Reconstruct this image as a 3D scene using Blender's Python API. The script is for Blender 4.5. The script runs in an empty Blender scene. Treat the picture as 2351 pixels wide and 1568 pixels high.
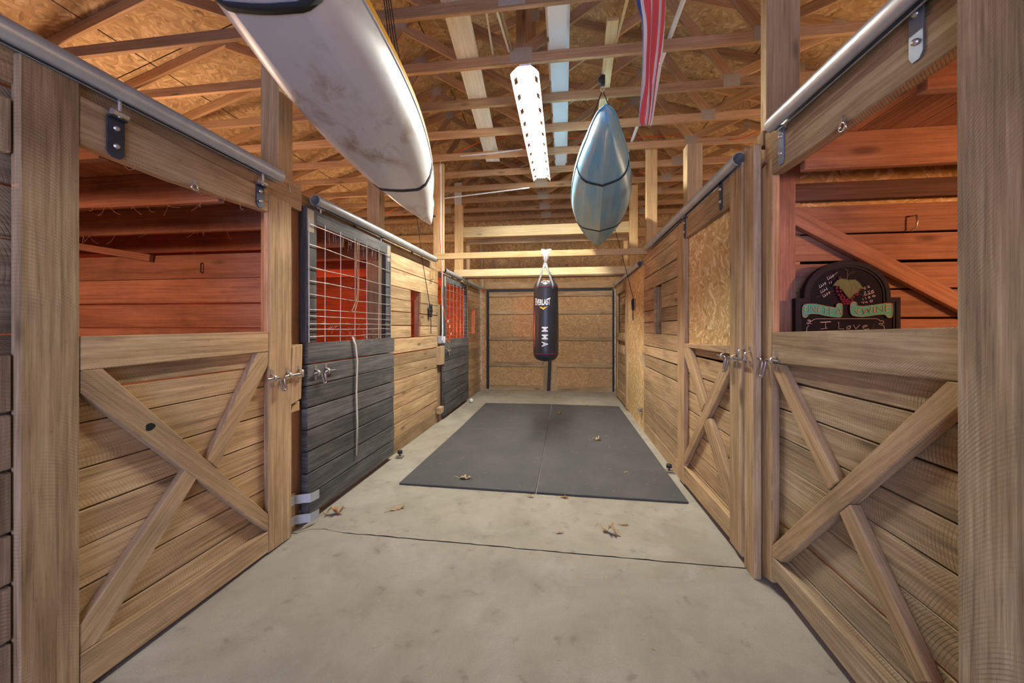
import bpy, bmesh, math, random
from mathutils import Vector, Matrix
random.seed(7)
C = bpy.context.scene.collection
scn = bpy.context.scene

# ------------------------------------------------------------------ camera, world, lights, exposure
FPX, W_, H_ = 877.0, 2351, 1568
CX, CY, EYE = 1175.5, 752.0, 1.4
YAW = math.atan(119.5 / FPX)
cam_d = bpy.data.cameras.new('camera')
cam = bpy.data.objects.new('camera', cam_d)
C.objects.link(cam)
cam.location = (0, 0, EYE)
cam.rotation_euler = (math.pi / 2, 0, YAW)
cam_d.sensor_fit = 'HORIZONTAL'
cam_d.sensor_width = 36.0
cam_d.lens = 36.0 * FPX / W_
cam_d.shift_y = (CY - H_ / 2) / W_
cam_d.clip_start = 0.02
scn.camera = cam
scn.view_settings.view_transform = 'Standard'
scn.view_settings.look = 'None'
scn.view_settings.gamma = 1.0
scn.view_settings.use_curve_mapping = False
scn.view_settings.exposure = 0.65

world = bpy.data.worlds.new('sky')
scn.world = world
world.use_nodes = True
wn = world.node_tree.nodes['Background']
wn.inputs[0].default_value = (0.62, 0.74, 1.0, 1)
wn.inputs[1].default_value = 3.0


def area_light(name, loc, rot, sx, sy, power, col):
    d = bpy.data.lights.new(name, 'AREA')
    d.shape = 'RECTANGLE'
    d.size, d.size_y = sx, sy
    d.energy = power
    d.color = col
    o = bpy.data.objects.new(name, d)
    o.location = loc
    o.rotation_euler = rot
    C.objects.link(o)
    return o


def point_light(name, loc, power, col, r=0.08):
    d = bpy.data.lights.new(name, 'POINT')
    d.energy = power
    d.color = col
    d.shadow_soft_size = r
    o = bpy.data.objects.new(name, d)
    o.location = loc
    C.objects.link(o)
    return o


# daylight through the open barn door behind the camera
area_light('doorway_daylight', (-0.4, -3.4, 1.5), (math.radians(90), 0, 0), 3.0, 2.8, 74, (0.46, 0.43, 1.0))
LED_STRENGTH = 132.0
RED = (1.0, 0.27, 0.14)
# red heat lamps burning inside the stalls, and warm fill lights added in the lofts to brighten the roof
STALL_LAMPS = [((-3.1, .45, 2.04), 56, (1.0, .45, .28)), ((-3.2, 4.3, 1.5), 22, (1.0, 0.15, 0.06)), ((-3.0, 6.9, 1.4), 50, (1.0, 0.2, 0.08)),
               ((2.6, .85, 1.90), 58, (1.0, 0.43, 0.20))]
LOFT_FILLS = [((-3.9, 3.3, 2.75), 48, (1.0, 0.70, 0.50)), ((3.2, 3.0, 2.75), 44, (1.0, 0.74, 0.48)),
              ((-3.6, 6.6, 2.75), 30, (1.0, 0.70, 0.48)), ((3.0, 6.4, 2.75), 26, (1.0, 0.74, 0.48))]
for i, (l, p, c) in enumerate(STALL_LAMPS):
    point_light('stall_lamp', l, p, c, 0.12)
for i, (l, p, c) in enumerate(LOFT_FILLS):
    point_light('loft_fill', l, p, c, 0.25)

# ------------------------------------------------------------------ geometry helpers
_c, _s = math.cos(YAW), math.sin(YAW)


def ray(px, py):
    a = (px - CX) / FPX
    b = -(py - CY) / FPX
    return (a * _c - _s, a * _s + _c, b)


def at_x(px, py, x):
    r = ray(px, py)
    t = x / r[0]
    return Vector((x, r[1] * t, EYE + r[2] * t))


def at_y(px, py, y):
    r = ray(px, py)
    t = y / r[1]
    return Vector((r[0] * t, y, EYE + r[2] * t))


def at_z(px, py, z):
    r = ray(px, py)
    t = (z - EYE) / r[2]
    return Vector((r[0] * t, r[1] * t, z))


def V(*a):
    return Vector(a)


class MB:
    """collects shapes, then links them as one mesh object"""

    def __init__(self):
        self.v, self.f, self.uv, self.tone, self.mi, self.smooth = [], [], [], [], [], []
        self.curvy = False

    def face(self, pts, uvs=None, tone=0.5, m=0, smooth=False):
        n = len(self.v)
        self.v += [Vector(p) for p in pts]
        self.f.append(tuple(range(n, n + len(pts))))
        self.uv.append(uvs if uvs else [(p[0] + p[2] * .37, p[1] + p[2]) for p in pts])
        self.tone.append(tone)
        self.mi.append(m)
        self.smooth.append(smooth)

    def bar(self, o, ax, ay, az, grain=None, tone=None, m=0, taper=None):
        """box with corner o and edge vectors ax, ay, az; uv runs along the grain"""
        o, e = Vector(o), [Vector(ax), Vector(ay), Vector(az)]
        L = [q.length for q in e]
        if grain is None:
            grain = max(range(3), key=lambda i: L[i])
        if tone is None:
            tone = random.random()
        ou, ov = random.uniform(0, 40), random.randint(0, 40)
        if e[0].cross(e[1]).dot(e[2]) < 0:
            e[0], e[1] = e[1], e[0]
            L[0], L[1] = L[1], L[0]
            grain = {0: 1, 1: 0, 2: 2}[grain]
        P = lambda i, j, k: o + e[0] * i + e[1] * j + e[2] * k
        quads = [((0, 0, 0), (0, 1, 0), (1, 1, 0), (1, 0, 0)), ((0, 0, 1), (1, 0, 1), (1, 1, 1), (0, 1, 1)),
                 ((0, 0, 0), (1, 0, 0), (1, 0, 1), (0, 0, 1)), ((0, 1, 0), (0, 1, 1), (1, 1, 1), (1, 1, 0)),
                 ((0, 0, 0), (0, 0, 1), (0, 1, 1), (0, 1, 0)), ((1, 0, 0), (1, 1, 0), (1, 1, 1), (1, 0, 1))]
        nax = [2, 2, 1, 1, 0, 0]
        base = len(self.v)
        idx = {}
        for i in (0, 1):
            for j in (0, 1):
                for k in (0, 1):
                    idx[(i, j, k)] = len(self.v)
                    self.v.append(P(i, j, k))
        for q, na in zip(quads, nax):
            uvs = []
            oth = [a for a in range(3) if a != na]
            for c in q:
                if na == grain:
                    u = c[oth[0]] * L[oth[0]] * .25 + 7
                    v = c[oth[1]] * L[oth[1]]
                else:
                    ot = [a for a in oth if a != grain][0]
                    u = c[grain] * L[grain]
                    v = c[ot] * L[ot] + na * 2
                uvs.append((u + ou, v + ov))
            self.f.append(tuple(idx[c] for c in q))
            self.uv.append(uvs)
            self.tone.append(tone)
            self.mi.append(m)
            self.smooth.append(False)

    def box(self, x0, x1, y0, y1, z0, z1, grain=None, tone=None, m=0):
        self.bar((x0, y0, z0), (x1 - x0, 0, 0), (0, y1 - y0, 0), (0, 0, z1 - z0), grain, tone, m)

    def beam(self, p0, p1, side, w, n, t, tone=None, m=0):
        """bar whose axis runs p0-p1, w wide along side and t thick along n, centred in both"""
        p0, p1 = Vector(p0), Vector(p1)
        a = p1 - p0
        s = Vector(side)
        s = (s - a * (s.dot(a) / a.dot(a))).normalized()
        nn = a.cross(s).normalized()
        if nn.dot(Vector(n)) < 0:
            nn = -nn
        self.bar(p0 - s * w / 2 - nn * t / 2, a, s * w, nn * t, 0, tone, m)

    def prism(self, pts, d, tone=None, m=0, grain=None):
        """polygon pts (3D, planar) pushed along d"""
        pts = [Vector(p) for p in pts]
        d = Vector(d)
        if tone is None:
            tone = random.random()
        ou, ov = random.uniform(0, 40), random.randint(0, 40)
        nrm = Vector((0, 0, 0))
        for i in range(len(pts)):
            nrm += pts[i].cross(pts[(i + 1) % len(pts)])
        g = Vector(grain).normalized() if grain is not None else (pts[1] - pts[0]).normalized()
        h = nrm.normalized().cross(g)
        uvf = lambda p: (p.dot(g) + ou, p.dot(h) + ov)
        if nrm.dot(d) > 0:
            pts = pts[::-1]
        n = len(self.v)
        N = len(pts)
        self.v += pts + [p + d for p in pts]
        self.f.append(tuple(range(n, n + N)))
        self.uv.append([uvf(p) for p in pts])
        self.f.append(tuple(range(n + 2 * N - 1, n + N - 1, -1)))
        self.uv.append([uvf(p) for p in pts[::-1]])
        for i in range(N):
            j = (i + 1) % N
            self.f.append((n + i, n + N + i, n + N + j, n + j))
            a, b = uvf(pts[i]), uvf(pts[j])
            self.uv.append([a, (a[0], a[1] + .04), (b[0], b[1] + .04), b])
        k = N + 2
        self.tone += [tone] * k
        self.mi += [m] * k
        self.smooth += [False] * k

    def grid(self, rows, closed=False, tone=.5, m=0, smooth=True, flip=False):
        n = len(self.v)
        R, K = len(rows), len(rows[0])
        for r in rows:
            self.v += [Vector(p) for p in r]
        for i in range(R - 1):
            for j in range(K if closed else K - 1):
                j2 = (j + 1) % K
                q = (n + i * K + j, n + i * K + j2, n + (i + 1) * K + j2, n + (i + 1) * K + j)
                uv = [(i / R, j / K), (i / R, (j + 1) / K), ((i + 1) / R, (j + 1) / K), ((i + 1) / R, j / K)]
                if flip:
                    q, uv = q[::-1], uv[::-1]
                self.f.append(q)
                self.uv.append(uv)
                self.tone.append(tone)
                self.mi.append(m)
                self.smooth.append(smooth)

    def tube(self, pts, r, n=8, tone=.5, m=0, caps=True, flat=None):
        pts = [Vector(p) for p in pts]
        T = []
        for i in range(len(pts)):
            a = pts[min(i + 1, len(pts) - 1)] - pts[max(i - 1, 0)]
            T.append(a.normalized())
        up = Vector((0, 0, 1)) if abs(T[0].z) < .9 else Vector((1, 0, 0))
        s = T[0].cross(up).normalized()
        rows = []
        for i, p in enumerate(pts):
            s = (s - T[i] * s.dot(T[i])).normalized()
            u = T[i].cross(s)
            ri = r[i] if isinstance(r, (list, tuple)) else r
            rows.append([p + (s * math.cos(2 * math.pi * k / n) + u * math.sin(2 * math.pi * k / n) * (flat or 1)) * ri
                         for k in range(n)])
        self.grid(rows, True, tone, m)
        if caps:
            self.face(rows[0], None, tone, m)
            self.face(rows[-1][::-1], None, tone, m)

    def lathe(self, c, prof, n=24, tone=.5, m=0, axis='z'):
        c = Vector(c)
        rows = []
        for r, z in prof:
            row = []
            for k in range(n):
                a = 2 * math.pi * k / n
                q = Vector((r * math.cos(a), r * math.sin(a), z))
                if axis == 'x':
                    q = Vector((z, r * math.cos(a), r * math.sin(a)))
                if axis == 'y':
                    q = Vector((r * math.sin(a), z, r * math.cos(a)))
                row.append(c + q)
            rows.append(row)
        self.grid(rows, True, tone, m)

    def ribbon(self, pts, w, side, tone=.5, m=0):
        """flat strip along pts, w wide along the vector(s) side"""
        rows = []
        for i, p in enumerate(pts):
            sd = Vector(side[i]) if isinstance(side, list) else Vector(side)
            rows.append([Vector(p) - sd.normalized() * w / 2, Vector(p) + sd.normalized() * w / 2])
        self.grid(rows, False, tone, m, True)

    def build(self, name, mats, parent=None, bevel=0, origin=None, solid=0, sub=0, merge=False, local=False):
        if not isinstance(mats, (list, tuple)):
            mats = [mats]
        if parent is not None:
            loc = Vector((0, 0, 0)) if local else Vector(parent['_o'])
        elif origin is not None:
            loc = Vector(origin)
        else:
            lo = Vector([min(p[i] for p in self.v) for i in range(3)])
            hi = Vector([max(p[i] for p in self.v) for i in range(3)])
            loc = Vector(((lo.x + hi.x) / 2, (lo.y + hi.y) / 2, lo.z))
        me = bpy.data.meshes.new(name)
        me.from_pydata([tuple(p - loc) for p in self.v], [], self.f)
        me.uv_layers.new(name='UVMap')
        me.color_attributes.new('tone', 'FLOAT_COLOR', 'CORNER')
        uvf, colf = [], []
        for pi, poly in enumerate(me.polygons):
            poly.material_index = self.mi[pi]
            poly.use_smooth = self.smooth[pi]
            t = self.tone[pi]
            for k in range(poly.loop_total):
                uvf += self.uv[pi][k]
                colf += (t, t, t, 1)
        me.uv_layers['UVMap'].data.foreach_set('uv', uvf)
        me.color_attributes['tone'].data.foreach_set('color', colf)
        for mt in mats:
            me.materials.append(mt)
        if merge:
            b = bmesh.new()
            b.from_mesh(me)
            bmesh.ops.remove_doubles(b, verts=b.verts, dist=1e-5)
            bmesh.ops.recalc_face_normals(b, faces=b.faces)
            b.to_mesh(me)
            b.free()
        o = bpy.data.objects.new(name, me)
        C.objects.link(o)
        if parent is not None:
            o.parent = parent
            if '_o' not in o:
                o['_o'] = list(loc) if not local else [0, 0, 0]
            if not local:
                pass
        else:
            o.location = loc
            o['_o'] = list(loc)
        if solid:
            sm = o.modifiers.new('thickness', 'SOLIDIFY')
            sm.thickness = solid
        if sub:
            sm = o.modifiers.new('smooth', 'SUBSURF')
            sm.levels = sm.render_levels = sub
        if bevel:
            bm_ = o.modifiers.new('edge', 'BEVEL')
            bm_.width = bevel
            bm_.segments = 1
            bm_.limit_method = 'ANGLE'
            bm_.angle_limit = math.radians(50)
        return o


def thing(name, label, cat, loc, group=None):
    o = bpy.data.objects.new(name, None)
    C.objects.link(o)
    o.empty_display_size = .05
    o.location = loc
    o['_o'] = list(loc)
    o['label'] = label
    o['category'] = cat
    o['kind'] = 'thing'
    if group:
        o['group'] = group
    return o


def tag(o, label, cat, group=None, kind=None):
    o['label'] = label
    o['category'] = cat
    if group:
        o['group'] = group
    o['kind'] = kind or 'thing'
    return o


def struct(o):
    o['kind'] = 'structure'
    return o


# ------------------------------------------------------------------ materials
class NT:
    def __init__(self, name):
        self.m = bpy.data.materials.new(name)
        self.m.use_nodes = True
        self.t = self.m.node_tree
        self.b = self.t.nodes['Principled BSDF']

    def n(self, typ, **kw):
        nd = self.t.nodes.new(typ)
        for k, v in kw.items():
            setattr(nd, k, v)
        return nd

    def l(self, a, b):
        self.t.links.new(a, b)

    def val(self, nd, **kw):
        for k, v in kw.items():
            nd.inputs[k].default_value = v
        return nd

    def mapping(self, src, scale, rot=(0, 0, 0)):
        mp = self.n('ShaderNodeMapping')
        mp.inputs['Scale'].default_value = scale
        mp.inputs['Rotation'].default_value = rot
        self.l(src, mp.inputs['Vector'])
        return mp.outputs[0]

    def noise(self, vec, scale, detail=4, rough=.6, dist=0):
        nd = self.n('ShaderNodeTexNoise')
        self.val(nd, Scale=scale, Detail=detail, Roughness=rough, Distortion=dist)
        self.l(vec, nd.inputs['Vector'])
        return nd.outputs['Fac']

    def ramp(self, fac, stops):
        r = self.n('ShaderNodeValToRGB')
        while len(r.color_ramp.elements) < len(stops):
            r.color_ramp.elements.new(.5)
        for e, (p, c) in zip(r.color_ramp.elements, stops):
            e.position = p
            e.color = c if len(c) == 4 else (*c, 1)
        self.l(fac, r.inputs[0])
        return r.outputs[0]

    def g(self, fac, a, b, va=0.0, vb=1.0):
        mr = self.n('ShaderNodeMapRange')
        self.val(mr, **{'From Min': a, 'From Max': b, 'To Min': va, 'To Max': vb})
        self.l(fac, mr.inputs[0])
        return mr.outputs[0]

    def mix(self, fac, a, b, blend='MIX'):
        mx = self.n('ShaderNodeMix', data_type='RGBA', blend_type=blend)
        for sock, v in ((mx.inputs[0], fac), (mx.inputs[6], a), (mx.inputs[7], b)):
            if isinstance(v, (int, float)):
                sock.default_value = v
            elif isinstance(v, tuple):
                sock.default_value = v if len(v) == 4 else (*v, 1)
            else:
                self.l(v, sock)
        return mx.outputs[2]

    def math(self, op, a, b):
        md = self.n('ShaderNodeMath', operation=op)
        for s, v in ((md.inputs[0], a), (md.inputs[1], b)):
            if isinstance(v, (int, float)):
                s.default_value = v
            else:
                self.l(v, s)
        return md.outputs[0]

    def bump(self, h, strength=.3, dist=.004):
        bp = self.n('ShaderNodeBump')
        self.val(bp, Strength=strength, Distance=dist)
        self.l(h, bp.inputs['Height'])
        self.l(bp.outputs[0], self.b.inputs['Normal'])


def wood(name, dark, base, light, saw=.5, stain=.5, stain_col=(.10, .07, .05), knots=True, rough=.85, tone=(.72, 1.2), bump=.45,
         grainscale=1.0, contrast=1.0):
    k = NT(name)
    uv = k.n('ShaderNodeUVMap').outputs[0]
    at = k.n('ShaderNodeAttribute', attribute_name='tone')
    grain = k.noise(k.mapping(uv, (2.2 * grainscale, 70 * grainscale, 1)), 1.0, 6, .65, .35)
    bands = k.noise(k.mapping(uv, (.7 * grainscale, 9 * grainscale, 1)), 1.0, 4, .55, 1.4)
    # circular-saw kerfs: arcs across each board
    sx = k.n('ShaderNodeSeparateXYZ')
    k.l(uv, sx.inputs[0])
    vl = k.math('FRACT', k.math('ADD', sx.outputs[1], .5), 0)
    vl = k.math('SUBTRACT', vl, .5)
    wob = k.noise(k.mapping(uv, (3, 3, 1)), 1.0, 2, .5)
    lane = k.math('FLOOR', sx.outputs[1], 0)
    lean = k.math('SUBTRACT', k.math('FRACT', k.math('MULTIPLY', lane, .37), 0), .45)
    q = k.math('ADD', sx.outputs[0], k.math('MULTIPLY', k.math('MULTIPLY', vl, vl), 2.6))
    q = k.math('ADD', q, k.math('MULTIPLY', vl, lean))
    q = k.math('ADD', k.math('MULTIPLY', q, 2 * math.pi * 78), k.math('MULTIPLY', wob, 9.0))
    kerf = k.math('SINE', q, 0)
    kn = k.noise(k.mapping(uv, (120, 40, 1)), 1.0, 3, .65)
    kpatch = k.noise(k.mapping(uv, (2.6, 5.5, 1)), 1.0, 3, .6)
    kl = k.math('MULTIPLY', k.g(k.math('ADD', kerf, k.math('MULTIPLY', kn, 1.2)), .75, 1.5), k.g(kpatch, .42, .66))
    sawn = k.math('SUBTRACT', .6, k.math('MULTIPLY', kl, .3))
    blot = k.noise(k.mapping(uv, (2.3, 3.6, 1)), 1.0, 5, .6, .3)
    speck = k.noise(k.mapping(uv, (14, 40, 1)), 1.0, 3, .7, 0)
    fibre = k.noise(k.mapping(uv, (7, 260, 1)), 1.0, 4, .7)
    g = k.math('ADD', k.math('MULTIPLY', grain, .6), k.math('MULTIPLY', bands, .4))
    half = .13 / contrast
    col = k.ramp(g, [(max(0.0, .5 - half * 1.25), dark), (.5, base), (min(1.0, .5 + half), light)])
    if saw:
        col = k.mix(k.math('MULTIPLY', kl, min(1, saw * .85)), col, tuple(c * .52 for c in base))
    if stain:
        col = k.mix(k.g(blot, .52, .74, 0, stain), col, stain_col)
        col = k.mix(k.g(blot, .46, .26, 0, stain * .55), col, tuple(min(1, c * 1.15) for c in light))
    col = k.mix(k.g(speck, .66, .8, 0, .55), col, tuple(c * .4 for c in dark))
    col = k.mix(k.g(fibre, .56, .70, 0, .55), col, tuple(c * .75 for c in dark))
    hgt = k.math('ADD', k.math('MULTIPLY', fibre, .5), k.math('MULTIPLY', sawn, 1.6 * saw + .2))
    if knots:
        vor = k.n('ShaderNodeTexVoronoi')
        k.val(vor, Scale=1.0, Randomness=1.0)
        k.l(k.mapping(uv, (1.5, 5.0, 1)), vor.inputs['Vector'])
        kd = k.math('ADD', vor.outputs['Distance'], k.math('MULTIPLY', k.math('SUBTRACT', blot, .5), .12))
        col = k.mix(k.g(kd, .13, .05, 0, .75), col, tuple(c * .55 for c in dark))
    tn = k.n('ShaderNodeMapRange')
    k.val(tn, **{'To Min': tone[0], 'To Max': tone[1]})
    k.l(at.outputs['Fac'], tn.inputs[0])
    comb = k.n('ShaderNodeCombineColor')
    for i in range(3):
        k.l(tn.outputs[0], comb.inputs[i])
    col = k.mix(1.0, col, comb.outputs[0], 'MULTIPLY')
    k.l(col, k.b.inputs['Base Color'])
    k.b.inputs['Roughness'].default_value = rough
    k.b.inputs['Specular IOR Level'].default_value = .25
    if bump:
        k.bump(hgt, bump, .0022)
    return k.m


def osb(name, dark, mid, light, scale=1.0, spread=1.0, lines=None):
    k = NT(name)
    tc = k.n('ShaderNodeUVMap').outputs[0]
    warp = k.n('ShaderNodeTexNoise')
    k.val(warp, Scale=6 * scale, Detail=2)
    k.l(tc, warp.inputs['Vector'])
    wv = k.n('ShaderNodeVectorMath', operation='MULTIPLY_ADD')
    wv.inputs[1].default_value = (.06, .06, 0)
    k.l(warp.outputs['Color'], wv.inputs[0])
    k.l(tc, wv.inputs[2])
    cols = []
    for (sc, seed) in ((9 * scale, 0), (13 * scale, 3.3)):
        mp = k.n('ShaderNodeMapping')
        mp.inputs['Location'].default_value = (seed, seed * 2, 0)
        k.l(wv.outputs[0], mp.inputs['Vector'])
        v1 = k.n('ShaderNodeTexVoronoi')
        k.val(v1, Scale=sc)
        k.l(mp.outputs[0], v1.inputs['Vector'])
        sep = k.n('ShaderNodeSeparateColor')
        k.l(v1.outputs['Color'], sep.inputs[0])
        vr = k.n('ShaderNodeVectorRotate', rotation_type='Z_AXIS')
        ang = k.g(sep.outputs[0], 0, 1, -1.3, 1.3)
        k.l(mp.outputs[0], vr.inputs['Vector'])
        k.l(ang, vr.inputs['Angle'])
        v2 = k.n('ShaderNodeTexVoronoi')
        k.val(v2, Scale=1.0)
        k.l(k.mapping(vr.outputs[0], (13 * scale, 75 * scale, 1)), v2.inputs['Vector'])
        s2 = k.n('ShaderNodeSeparateColor')
        k.l(v2.outputs['Color'], s2.inputs[0])
        fine = k.noise(k.mapping(vr.outputs[0], (8 * scale, 160 * scale, 1)), 1.0, 3, .6)
        f = k.math('ADD', k.math('MULTIPLY', s2.outputs[1], .75), k.math('MULTIPLY', fine, .25))
        cols.append(f)
    big = k.noise(k.mapping(tc, (1.3, 1.3, 1)), 1.0, 3, .6)
    msk = k.noise(tc, 22 * scale, 2, .5)
    f = k.n('ShaderNodeMix', data_type='FLOAT')
    k.l(k.g(msk, .45, .55), f.inputs[0])
    k.l(cols[0], f.inputs[2])
    k.l(cols[1], f.inputs[3])
    f = f.outputs[0]
    col = k.ramp(f, [(.03, dark), (.22, tuple((a + b * 2) / 3 for a, b in zip(dark, mid))), (.55, mid), (.95, light)])
    dk = k.noise(tc, 17 * scale, 3, .5)
    col = k.mix(k.g(dk, .66, .74, 0, .75), col, tuple(c * .45 for c in dark))
    col = k.mix(k.g(big, .5, .75, 0, .35), col, tuple(c * .7 for c in mid))
    if lines:
        br = k.n('ShaderNodeTexBrick', offset=0.0)
        k.val(br, Scale=1.0)
        br.inputs['Mortar Size'].default_value = .0022
        br.inputs['Brick Width'].default_value = lines[0]
        br.inputs['Row Height'].default_value = lines[1]
        k.l(tc, br.inputs['Vector'])
        wob = k.noise(tc, 9, 2, .5)
        col = k.mix(k.math('MULTIPLY', br.outputs['Fac'], k.g(wob, .45, .6, .1, .8)), col, lines[2])
    k.l(col, k.b.inputs['Base Color'])
    k.b.inputs['Roughness'].default_value = .75
    k.b.inputs['Specular IOR Level'].default_value = .25
    k.bump(f, .35, .003)
    return k.m


def plain(name, col, rough=.6, metal=0.0, spec=.4, mott=0.0, mcol=None, mscale=6, bump=0, emit=None, fine=0):
    k = NT(name)
    tc = k.n('ShaderNodeTexCoord').outputs['Object']
    c = col
    if mott:
        nz = k.noise(k.mapping(tc, (mscale, mscale, mscale)), 1.0, 5, .62, .3)
        c = k.mix(k.g(nz, .42, .68, 0, mott), col, mcol)
    if fine:
        n2 = k.noise(k.mapping(tc, (90, 90, 90)), 1.0, 2, .6)
        c = k.mix(k.g(n2, .3, .7, 0, fine), c, tuple(q * .5 for q in col))
    if isinstance(c, tuple):
        k.b.inputs['Base Color'].default_value = (*c, 1)
    else:
        k.l(c, k.b.inputs['Base Color'])
    k.b.inputs['Roughness'].default_value = rough
    k.b.inputs['Metallic'].default_value = metal
    k.b.inputs['Specular IOR Level'].default_value = spec
    if bump:
        nb = k.noise(k.mapping(tc, (60, 60, 60)), 1.0, 4, .6)
        k.bump(nb, bump, .004)
    if emit:
        k.b.inputs['Emission Color'].default_value = (*emit[0], 1)
        k.b.inputs['Emission Strength'].default_value = emit[1]
    return k.m


M = {}
M['oak'] = wood('rough_sawn_oak', (.195, .12, .057), (.435, .295, .155), (.58, .425, .245), saw=.55, stain=.45, stain_col=(.15, .10, .06))
M['oak_grey'] = wood('weathered_oak', (.15, .105, .06), (.355, .265, .155), (.50, .40, .26), saw=.8, stain=.45, stain_col=(.13, .105, .085), bump=.7)
M['oak_red'] = wood('stall_oak', (.22, .12, .075), (.36, .20, .125), (.46, .28, .18), saw=.2, stain=.5, stain_col=(.10, .06, .045))
M['pine'] = wood('pine_framing', (.40, .24, .10), (.55, .36, .16), (.66, .46, .23), saw=.08, stain=.25, stain_col=(.30, .19, .10), rough=.7, bump=.2,
                 tone=(.85, 1.12))
M['pine_pale'] = wood('pale_pine', (.50, .38, .19), (.64, .50, .27), (.74, .61, .37), saw=.05, stain=.15, stain_col=(.4, .28, .14), rough=.7, bump=.15, tone=(.9, 1.1))
M['truss'] = wood('truss_pine', (.28, .155, .075), (.41, .245, .12), (.52, .33, .17), saw=.08, stain=.3, stain_col=(.22, .13, .075), rough=.75, bump=.2)
M['post'] = wood('treated_post', (.30, .20, .10), (.46, .32, .16), (.58, .42, .22), saw=.1, stain=.3, stain_col=(.24, .17, .10), rough=.75, bump=.2)
M['black_wood'] = wood('charcoal_painted_planks', (.028, .029, .031), (.080, .081, .080), (.165, .163, .155), saw=.65, stain=.42,
                       stain_col=(.20, .19, .165), knots=False, rough=.7, tone=(.75, 1.35), bump=.5)
M['plank_pale'] = wood('pale_plank', (.48, .43, .34), (.62, .57, .46), (.72, .68, .58), saw=.1, stain=.3, stain_col=(.35, .3, .24), rough=.8, bump=.2)
M['osb_roof'] = osb('roof_sheathing', (.22, .125, .05), (.43, .275, .125), (.62, .44, .235), scale=.5)
M['osb_new'] = osb('yellow_strand_board', (.34, .19, .06), (.62, .43, .18), (.92, .78, .50), scale=.62, lines=(.406, .61, (.30, .55, .38)))
M['osb_door'] = osb('door_strand_board', (.27, .155, .062), (.46, .285, .125), (.61, .415, .21), scale=.7)
M['galv'] = plain('galvanised_steel', (.52, .56, .58), .42, .55, .5, .5, (.36, .39, .41), 9, .1)
M['steel'] = plain('zinc_plated_steel', (.62, .60, .55), .35, .8, .5, .5, (.40, .37, .32), 30)
M['bolt'] = plain('bright_steel_rod', (.50, .50, .52), .25, .95, .5)
M['navy'] = plain('dark_blue_painted_steel', (.022, .03, .05), .45, .2, .5, .4, (.06, .065, .08), 25)
M['greyblue'] = plain('grey_blue_painted_steel', (.20, .24, .30), .5, .3, .5, .4, (.13, .16, .21), 25)
M['gusset'] = plain('truss_plate_steel', (.36, .30, .22), .65, .0, .3, .5, (.24, .20, .15), 60)
M['black'] = plain('black_rubber', (.018, .019, .022), .6, 0, .4, .4, (.035, .036, .04), 20)
M['strap'] = plain('black_webbing', (.022, .024, .028), .8, 0, .3, .3, (.045, .048, .055), 40)
M['rope'] = plain('black_rope', (.02, .02, .024), .8)
M['orange'] = plain('orange_cable', (.80, .13, .03), .5)
M['white'] = plain('white_plastic', (.78, .78, .76), .5, 0, .4, .3, (.6, .58, .54), 12)
M['pvc'] = plain('white_pipe', (.74, .76, .78), .4)
M['whitepaint'] = plain('white_painted_metal', (.72, .73, .72), .45, 0, .4, .3, (.60, .62, .62), 5)
M['reflector'] = plain('white_enamel', (.85, .86, .86), .5)
M['tubeglow'] = plain('glowing_tube', (.9, .9, .9), .5, emit=((1.0, .955, .85), LED_STRENGTH))
M['bag'] = plain('black_vinyl', (.022, .024, .029), .36, 0, .5, .25, (.04, .042, .05), 5, .06)
M['bagstrap'] = plain('grey_webbing', (.16, .165, .17), .8)
M['bagcap'] = plain('dusty_canvas', (.20, .18, .145), .9, 0, .2, .5, (.10, .09, .075), 14)
M['print_white'] = plain('white_print', (.80, .80, .78), .6)
M['print_yellow'] = plain('yellow_print', (.85, .52, .02), .6)
M['stitch'] = plain('red_stitching', (.32, .03, .04), .8)
M['mat'] = plain('grey_rubber_mat', (.072, .0705, .071), .82, 0, .3, .6, (.112, .107, .102), 2.2, .2, fine=.35)
M['cloth'] = plain('white_cloth', (.80, .80, .79), .9)
M['leaf'] = plain('dry_oak_leaf', (.42, .29, .15), .7, 0, .3, .6, (.60, .47, .31), 28)
M['leaf_dark'] = plain('brown_oak_leaf', (.33, .15, .045), .6, 0, .4, .6, (.52, .33, .16), 30)
M['twine'] = plain('baler_twine', (.40, .24, .12), .9)
M['webbing_pale'] = plain('faded_strap', (.50, .44, .38), .9)
M['cobweb'] = plain('dusty_cobweb', (.42, .33, .22), 1.0)
M['sign_black'] = plain('black_painted_board', (.013, .014, .020), .8, 0, .12, .45, (.026, .025, .034), 9)
M['sign_edge'] = plain('black_painted_frame', (.016, .018, .028), .7, 0, .2, .35, (.03, .032, .045), 15)
M['chalk'] = plain('chalk', (.88, .86, .88), .95)
M['teal'] = plain('teal_paint', (.05, .36, .32), .6)
M['gold'] = plain('gold_paint', (.85, .55, .17), .5)
M['grape'] = plain('grape_paint', (.20, .035, .06), .4)
M['leafgreen'] = plain('green_paint', (.075, .14, .055), .6, 0, .4, .5, (.12, .19, .09), 18)
M['vein'] = plain('pale_vein', (.42, .36, .20), .7)
M['flag_red'] = plain('red_cotton', (.62, .075, .06), .9)
M['flag_white'] = plain('off_white_cotton', (.76, .70, .57), .9)
M['flag_blue'] = plain('blue_cotton', (.05, .08, .24), .9)
M['greybox'] = plain('grey_enamel', (.34, .36, .38), .5)
M['bluechalk'] = plain('blue_marking_paint', (.20, .48, .85), .8)
M['dark'] = plain('dark_gap', (.012, .010, .010), .9)
M['stamp'] = plain('black_stamp_ink', (.04, .03, .02), .9)


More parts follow.
